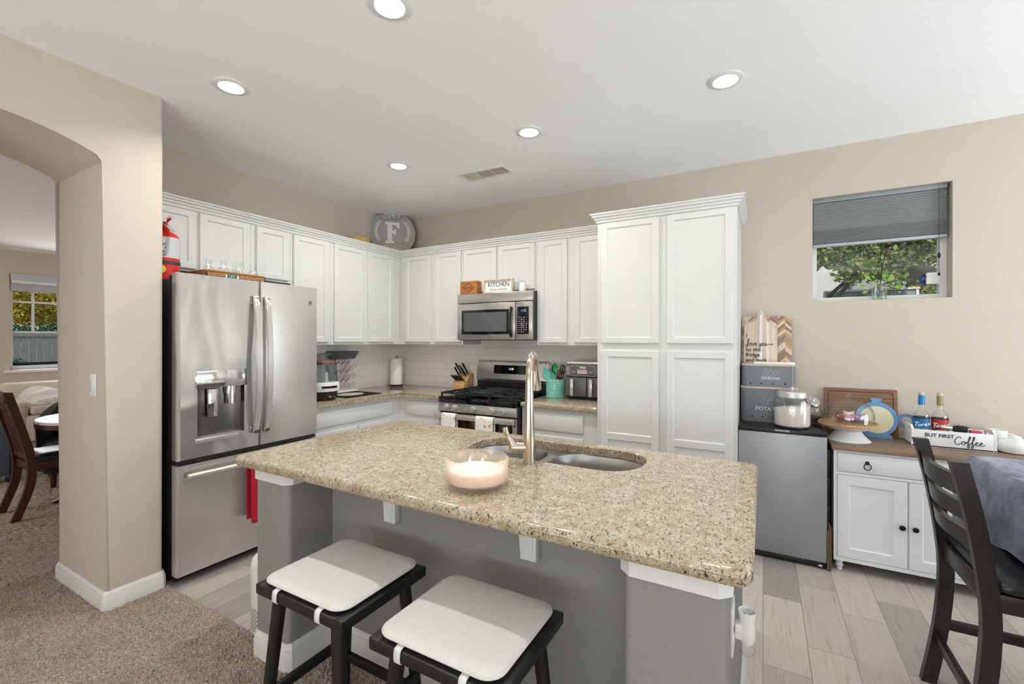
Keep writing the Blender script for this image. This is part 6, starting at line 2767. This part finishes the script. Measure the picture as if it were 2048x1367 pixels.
tx, ty = -5.05, 1.66
t = thing('round_table', 'round pedestal table with reflected window light painted on its top, beyond the arch', 'table', (tx, ty, .008))
b = B()
b.lathe([(.0001, .735), (.41, .735), (.428, .742), (.43, .755), (.42, .764), (.0001, .764)], (tx, ty, .0), 64)
b.build('tabletop', mat('table_mirrored_light', (226, 224, 222), .05, var=.02), t)  # pale colour stands in for window light mirrored in a darker top
b = B()
b.lathe([(.425, .705), (.427, .741), (.41, .741)], (tx, ty, 0), 64)
b.lathe([(.05, .06), (.06, .2), (.045, .45), (.08, .70), (.2, .735)], (tx, ty, 0), 24)
for k in range(4):
    a = PI / 4 + k * PI / 2
    b.tube([(tx, ty, .14), (tx + .2 * math.cos(a), ty + .2 * math.sin(a), .10), (tx + .36 * math.cos(a), ty + .36 * math.sin(a), .028)], [.035, .03, .022], 8)
b.build('pedestal', CHERRY, t)

ax, ay_ = -6.05, 1.86
t = thing('leather_chair', 'low black leather tub chair behind the round table', 'armchair', (ax, ay_, .008), 1.35)
b = local(t)
b.loft([rrect(-.34 + i, -.30 + i, .34 - i, .34 - i, .08, 6, z) for i, z in ((.02, .14), (0, .17), (0, .38), (.03, .43), (.08, .445))])
b.build('seat', LEATHER, t, 50)
b = local(t)
vs, fs = [], []
n = 20
for k in range(n + 1):
    a = math.radians(-10 + 200 * k / n)
    c_, s_ = math.cos(a), math.sin(a)
    hgt = .62 + .20 * max(0, math.sin(a)) ** 1.5
    for r_, z in ((.36, .14), (.38, hgt - .04), (.36, hgt), (.29, hgt), (.27, hgt - .05), (.27, .14)):
        vs.append((r_ * c_, r_ * s_ * .95, z))
for k in range(n):
    for q in range(6):
        fs.append((6 * k + q, 6 * k + (q + 1) % 6, 6 * k + 6 + (q + 1) % 6, 6 * k + 6 + q))
fs += [tuple(range(6)), tuple(6 * n + q for q in range(6))]
b.raw(vs, fs)
b.build('backrest', LEATHER, t, 50)
for x in (-.26, .26):
    for y in (-.22, .26):
        b = local(t)
        b.cyl((x, y, 0), (x, y, .145), .02, .028, 12)
        b.build('leg', CHERRY, t)

PLAYB = mat('playpen_blue', (138, 152, 178), .85, var=.06, vs=10)
px_, py_ = -6.79, .93
t = thing('playpen', 'blue-grey fabric playpen at the left edge beyond the arch', 'playpen', (px_, py_, .008), .08)
b = local(t)
b.box(-.30, -.48, .06, .30, .48, .10, .01)
for s_ in (-1, 1):
    b.box(s_ * .30 - .012, -.46, .10, s_ * .30 + .012, .46, .70, .008)
    b.box(-.28, s_ * .48 - .012, .10, .28, s_ * .48 + .012, .70, .008)
b.build('fabric_wall', PLAYB, t)
b = local(t)
b.tube([p + V((0, 0, .71)) for p in rrect(-.32, -.50, .32, .50, .08, 6)], .026, 10, True)
b.build('top_rail', mat('playpen_rail', (196, 198, 204), .7), t)
for x in (-.30, .30):
    for y in (-.48, .48):
        b = local(t)
        b.cyl((x, y, 0), (x, y, .70), .022, .02, 12)
        b.box(x - .045, y - .045, 0, x + .045, y + .045, .05, .015)
        b.build('corner_post', mat('navy_plastic', (40, 52, 78), .4), t)


def m_blanket(nm, c1, c2):
    m = N(nm)
    f = m.noise(m.coord(), 6, 4, .6, 1.0)
    m.bsdf(m.ramp(f, [(.3, lin(c1)), (.7, lin(c2))]), .95, 0, m.bump(f, .9, .03))
    return m.mat


def heap(name, label, cat, x0, y0, x1, y1, z0, hfun, m):
    nx, ny = 26, 26
    vs, fs = [], []
    for j in range(ny + 1):
        for i in range(nx + 1):
            u, v = i / nx, j / ny
            e = min(1, min(u, 1 - u, v, 1 - v) * 5)
            vs.append((x0 + (x1 - x0) * u, y0 + (y1 - y0) * v, z0 + hfun(u, v) * e ** .5))
    for j in range(ny):
        for i in range(nx):
            a = j * (nx + 1) + i
            fs.append((a, a + 1, a + nx + 2, a + nx + 1))
    o = len(vs)
    vs += [(x0, y0, z0), (x1, y0, z0), (x1, y1, z0), (x0, y1, z0)]
    fs.append((o + 3, o + 2, o + 1, o))
    b = B()
    b.raw(vs, fs)
    return tag(b.build(name, m, None, 80), label, cat)


t = thing('sofa', 'beige sofa under the living room window', 'sofa', (-8.6, 3.0, .008))
SOFA = mat('sofa_beige', (206, 196, 182), .9, var=.05, bump=.3)
b = B()
b.box(-9.4, 1.9, .10, -8.2, 3.9, .44, .04)
b.box(-9.4, 1.9, .008, -8.3, 3.9, .11)
b.build('base', SOFA, t)
b = B()
b.box(-9.45, 1.9, .40, -9.15, 3.9, .80, .08, 3)
b.build('backrest', SOFA, t)
b = B()
b.box(-9.35, 1.75, .10, -8.2, 1.95, .62, .06, 3)
b.build('armrest', SOFA, t)
for y in (1.96, 2.94):
    b = B()
    b.box(-9.15, y, .44, -8.2, y + .96, .56, .04, 3)
    b.build('seat_cushion', SOFA, t)
heap('blanket', 'crumpled cream and grey blanket heaped on the sofa', 'blanket', -9.1, 2.0, -8.25, 3.4, .565, lambda u, v: .17 + .05 * math.sin(v * 9 + u * 4) + .03 * math.sin(u * 13 + v * 5), m_blanket('cream_blanket', (204, 196, 186), (232, 228, 222)))
heap('blanket', 'beige blanket bundled on top of the blue playpen', 'blanket', -7.05, .5, -6.55, 1.36, .738, lambda u, v: .10 + .03 * math.sin(v * 8 + u * 6), m_blanket('beige_blanket', (186, 172, 154), (212, 200, 184)))

# living room window shade
t = thing('roller_shade', 'white and grey shade pulled a little down the living room window', 'window blind', (LX + .02, 2.9, LZ1))
b = B()
b.box(LX - .045, LY0 + .01, LZ1 - .10, LX + .03, LY1 - .01, LZ1 - .002, .004)
b.build('valance', mat('shade_valance', (188, 192, 198), .6), t)
b = B()
b.box(LX - .03, LY0 + .02, LZ1 - .145, LX + .02, LY1 - .02, LZ1 - .1, .003)
b.build('white_rail', OFFW, t)
b = B()
b.box(LX - .028, LY0 + .02, LZ1 - .265, LX - .018, LY1 - .02, LZ1 - .145)
b.build('shade_fabric', mat('shade_pale', (176, 180, 186), .8), t)
t = thing('metal_railing', 'black metal railing with pointed finial outside the bottom of the living room window', 'rod', (LX - .3, 3.0, 1.06))  # railing on posts, standing outside the window wall
b = B()
zr = 1.035
b.tube([(LX - .22, 2.26, zr - .008), (LX - .22, 3.7, zr + .02)], .020, 12)
b.build('rod', BLACKP, t)
b = B()
b.tube([(LX - .22, 2.20, zr - .008), (LX - .22, 2.225, zr - .008), (LX - .22, 2.25, zr - .008), (LX - .22, 2.275, zr - .008), (LX - .22, 2.30, zr - .008)], [.006, .028, .036, .028, .012], 12)
b.build('finial', BLACKP, t)
b = B()
for y in (2.40, 2.62, 2.9, 3.3, 3.65):
    b.box(LX - .235, y - .012, .0, LX - .205, y + .012, zr)
b.build('supports', BLACKP, t)

# ------------------------------------------------------------------ outdoors
b = B()
b.box(-40, -20, -.3, 30, 40, -.125)
g = b.build('ground', mat('yard_ground', (150, 142, 122), .95, var=.2, vs=2))
g['kind'] = 'structure'

BARK = mat('bark', (92, 76, 62), .9, var=.25, vs=12, bump=.6, bs=30)


def leaf_mat(nm, cs, tr=.25):
    m = N(nm)
    oi = m.n('NewGeometry')
    f = m.n('TexWhiteNoise', noise_dimensions='1D')
    m.l(oi.outputs['Random Per Island'], f.inputs['W'])
    col = m.ramp(f.outputs['Value'], [(k / (len(cs) - 1), lin(c)) for k, c in enumerate(cs)])
    d = m.n('BsdfDiffuse')
    tl = m.n('BsdfTranslucent')
    m.l(col, d.inputs[0])
    m.l(col, tl.inputs[0])
    mx = m.n('MixShader')
    mx.inputs[0].default_value = tr
    m.l(d.outputs[0], mx.inputs[1])
    m.l(tl.outputs[0], mx.inputs[2])
    m.l(mx.outputs[0], m.out.inputs[0])
    return m.mat


def tree(name, label, base, hgt, blobs, n, size, lm, seed, cat='tree'):
    t = thing(name, label, cat, base)
    rt = random.Random(seed)
    b = B()
    bx_, by_, bz_ = base
    tops = [c for c, r in blobs]
    top = V((bx_, by_, bz_ + hgt * .45))
    b.tube(crv([(bx_, by_, bz_), (bx_ + .05, by_, bz_ + hgt * .25), top], 4), [.10 * hgt / 4] * 9, 10)
    for c in tops:
        b.tube(crv([top - V((0, 0, hgt * .1)), (top + V(c)) / 2 + V((rt.uniform(-.2, .2), rt.uniform(-.2, .2), .1)), V(c)], 4), [.05 * hgt / 4 * (1 - .08 * k) for k in range(9)], 7)
    b.build('trunk', BARK, t)
    b = B()
    leaves(b, blobs, n, size, rt)
    b.build('foliage', lm, t, 0, merge=False)
    return t


GRN = leaf_mat('leaf_green', [(104, 140, 76), (146, 174, 100), (130, 160, 94), (186, 192, 124), (164, 182, 122), (204, 186, 138)])
GRN2 = leaf_mat('leaf_green_yellow', [(150, 180, 90), (126, 160, 86), (222, 206, 130), (184, 190, 112), (236, 206, 146)])
YEL = leaf_mat('leaf_yellow', [(232, 208, 70), (216, 200, 84), (242, 220, 110), (190, 186, 88), (238, 204, 100)], .4)
SHR = leaf_mat('leaf_bluegreen', [(70, 110, 70), (100, 132, 104), (120, 146, 122), (86, 120, 84)])
tree('garden_tree', 'green leafy tree filling the left of the small high window', (.2, 7.4, -.125), 2.9, [((.85, 7.0, 2.62), (.5, .5, .30)), ((1.30, 7.1, 2.50), (.42, .45, .34)), ((1.62, 6.9, 2.72), (.45, .5, .28)), ((1.0, 6.8, 2.27), (.28, .3, .18)), ((1.3, 6.7, 2.12), (.16, .25, .14))], 5200, .075, GRN, 21)
tree('garden_tree', 'greenish yellow tree at the upper right of the small high window', (3.6, 9.3, -.125), 3.2, [((1.95, 8.6, 2.95), (.30, .4, .26)), ((2.25, 8.9, 2.75), (.25, .4, .22)), ((2.4, 8.5, 2.55), (.2, .3, .2)), ((2.05, 8.8, 3.2), (.5, .5, .25))], 2600, .075, GRN2, 22)
tree('garden_shrub', 'pale yellowish shrub at the lower right of the small high window', (2.35, 9.0, -.125), 1.9, [((2.2, 8.7, 2.22), (.34, .3, .16)), ((2.6, 8.9, 2.32), (.35, .3, .2)), ((2.3, 8.8, 1.7), (.5, .4, .45))], 1700, .06, GRN2, 23, 'shrub')

STUC = m_wall('stucco_grey', (168, 166, 162), .6)
t = thing('neighbour_house', 'grey stucco house with sloping pale eave beyond the small window', 'house', (3, 13, -.125))
b = B()
b.prism([(1.62, -.125), (2.48, -.125), (2.48, 2.92), (1.62, 3.45)], (0, 11.6, 0), EX, EZ, (0, 6, 0))
b.build('wall', STUC, t)
b = B()
b.box(2.4805, 13.2, -.125, 7, 17.5, 2.9)
b.build('wing_wall', STUC, t)
b = B()
b.prism([(1.63, 3.48), (3.5, 2.30), (3.5, 2.42), (1.63, 3.60)], (0, 11.0, 0), EX, EZ, (0, 7, 0))
b.build('eave', mat('eave_white', (206, 202, 196), .7), t)
t = thing('patio_cover', 'white-edged patio roof at the lower left of the small high window', 'patio roof', (1.2, 8.6, -.125))
b = B()
b.box(.80, 8.2, 2.143, 1.9, 8.28, 2.170, .004)
for x in (.79, 1.86):
    b.box(x, 8.22, -.125, x + .035, 8.27, 2.143, .004)
b.build('beam', TRIM, t)
b = B()
b.box(.826, 8.24, 1.7, 1.86, 8.26, 2.142)
b.build('grey_panel', mat('panel_bluegrey', (140, 152, 154), .5), t)
t = thing('pale_house', 'pale wall of a neighbouring house behind the leafy tree', 'house', (-1, 13, -.125))
b = B()
b.box(-4, 12, -.125, 1.60, 13, 6.0)
b.build('wall', mat('pale_siding', (214, 208, 202), .8, var=.02), t)

# view from the living room window
rf = random.Random(8)
FEN = mat('weathered_fence', (166, 158, 150), .9, var=.18, vs=6, stretch=(8, 8, 1), bump=.4, bs=40)
t = thing('wood_fence', 'weathered grey board fence outside the living room window', 'fence', (-17.5, 6.0, .55))
for k in range(44):
    y = 2.2 + k * .15
    b = B()
    b.box(-17.52, y, .70, -17.5, y + .142, 1.64 - .010 * (y - 3.5) + rf.uniform(-.01, .01))
    b.build('board', FEN, t)
b = B()
for z in (.72, 1.50):
    b.box(-17.5, 2.2, z, -17.47, 8.8, z + .09)
b.build('rail', FEN, t)
b = B()
b.box(-17.75, 2.0, -.125, -17.42, 9, .70)
tag(b.build('retaining_wall', mat('retaining_wall', (150, 160, 166), .85, var=.1, vs=5)), 'low blue-grey retaining wall carrying the board fence', 'wall')
tree('yellow_tree', 'yellow autumn tree outside the living room window', (-20.4, 7.2, -.125), 3.4, [((-20, 4.6, 2.25), (.7, .9, .45)), ((-20, 5.3, 2.2), (.6, .7, .4)), ((-20, 4.2, 2.7), (.8, .7, .55)), ((-20, 5.0, 2.6), (.8, .7, .6)), ((-20, 5.8, 2.7), (.8, .7, .6)), ((-20.3, 4.6, 3.3), (.8, 1.0, .5)), ((-20.2, 3.5, 2.7), (.7, .7, .6)), ((-20, 6.5, 2.9), (.8, .8, .7))], 20000, .12, YEL, 31)
tree('garden_shrub', 'blue-green shrub above the fence outside the living room window', (-18.4, 4.9, -.125), 1.8, [((-18.4, 4.9, 1.62), (.35, .6, .27)), ((-18.4, 4.1, 1.60), (.35, .5, .25)), ((-18.4, 5.8, 1.6), (.35, .5, .3))], 3500, .09, SHR, 32, 'shrub')
tree('garden_shrub', 'low pale green bush at the foot of the board fence', (-16.2, 3.6, -.125), .9, [((-16.2, 3.55, .80), (.3, .35, .18)), ((-16.2, 3.5, .5), (.4, .5, .4))], 1500, .07, SHR, 33, 'shrub')
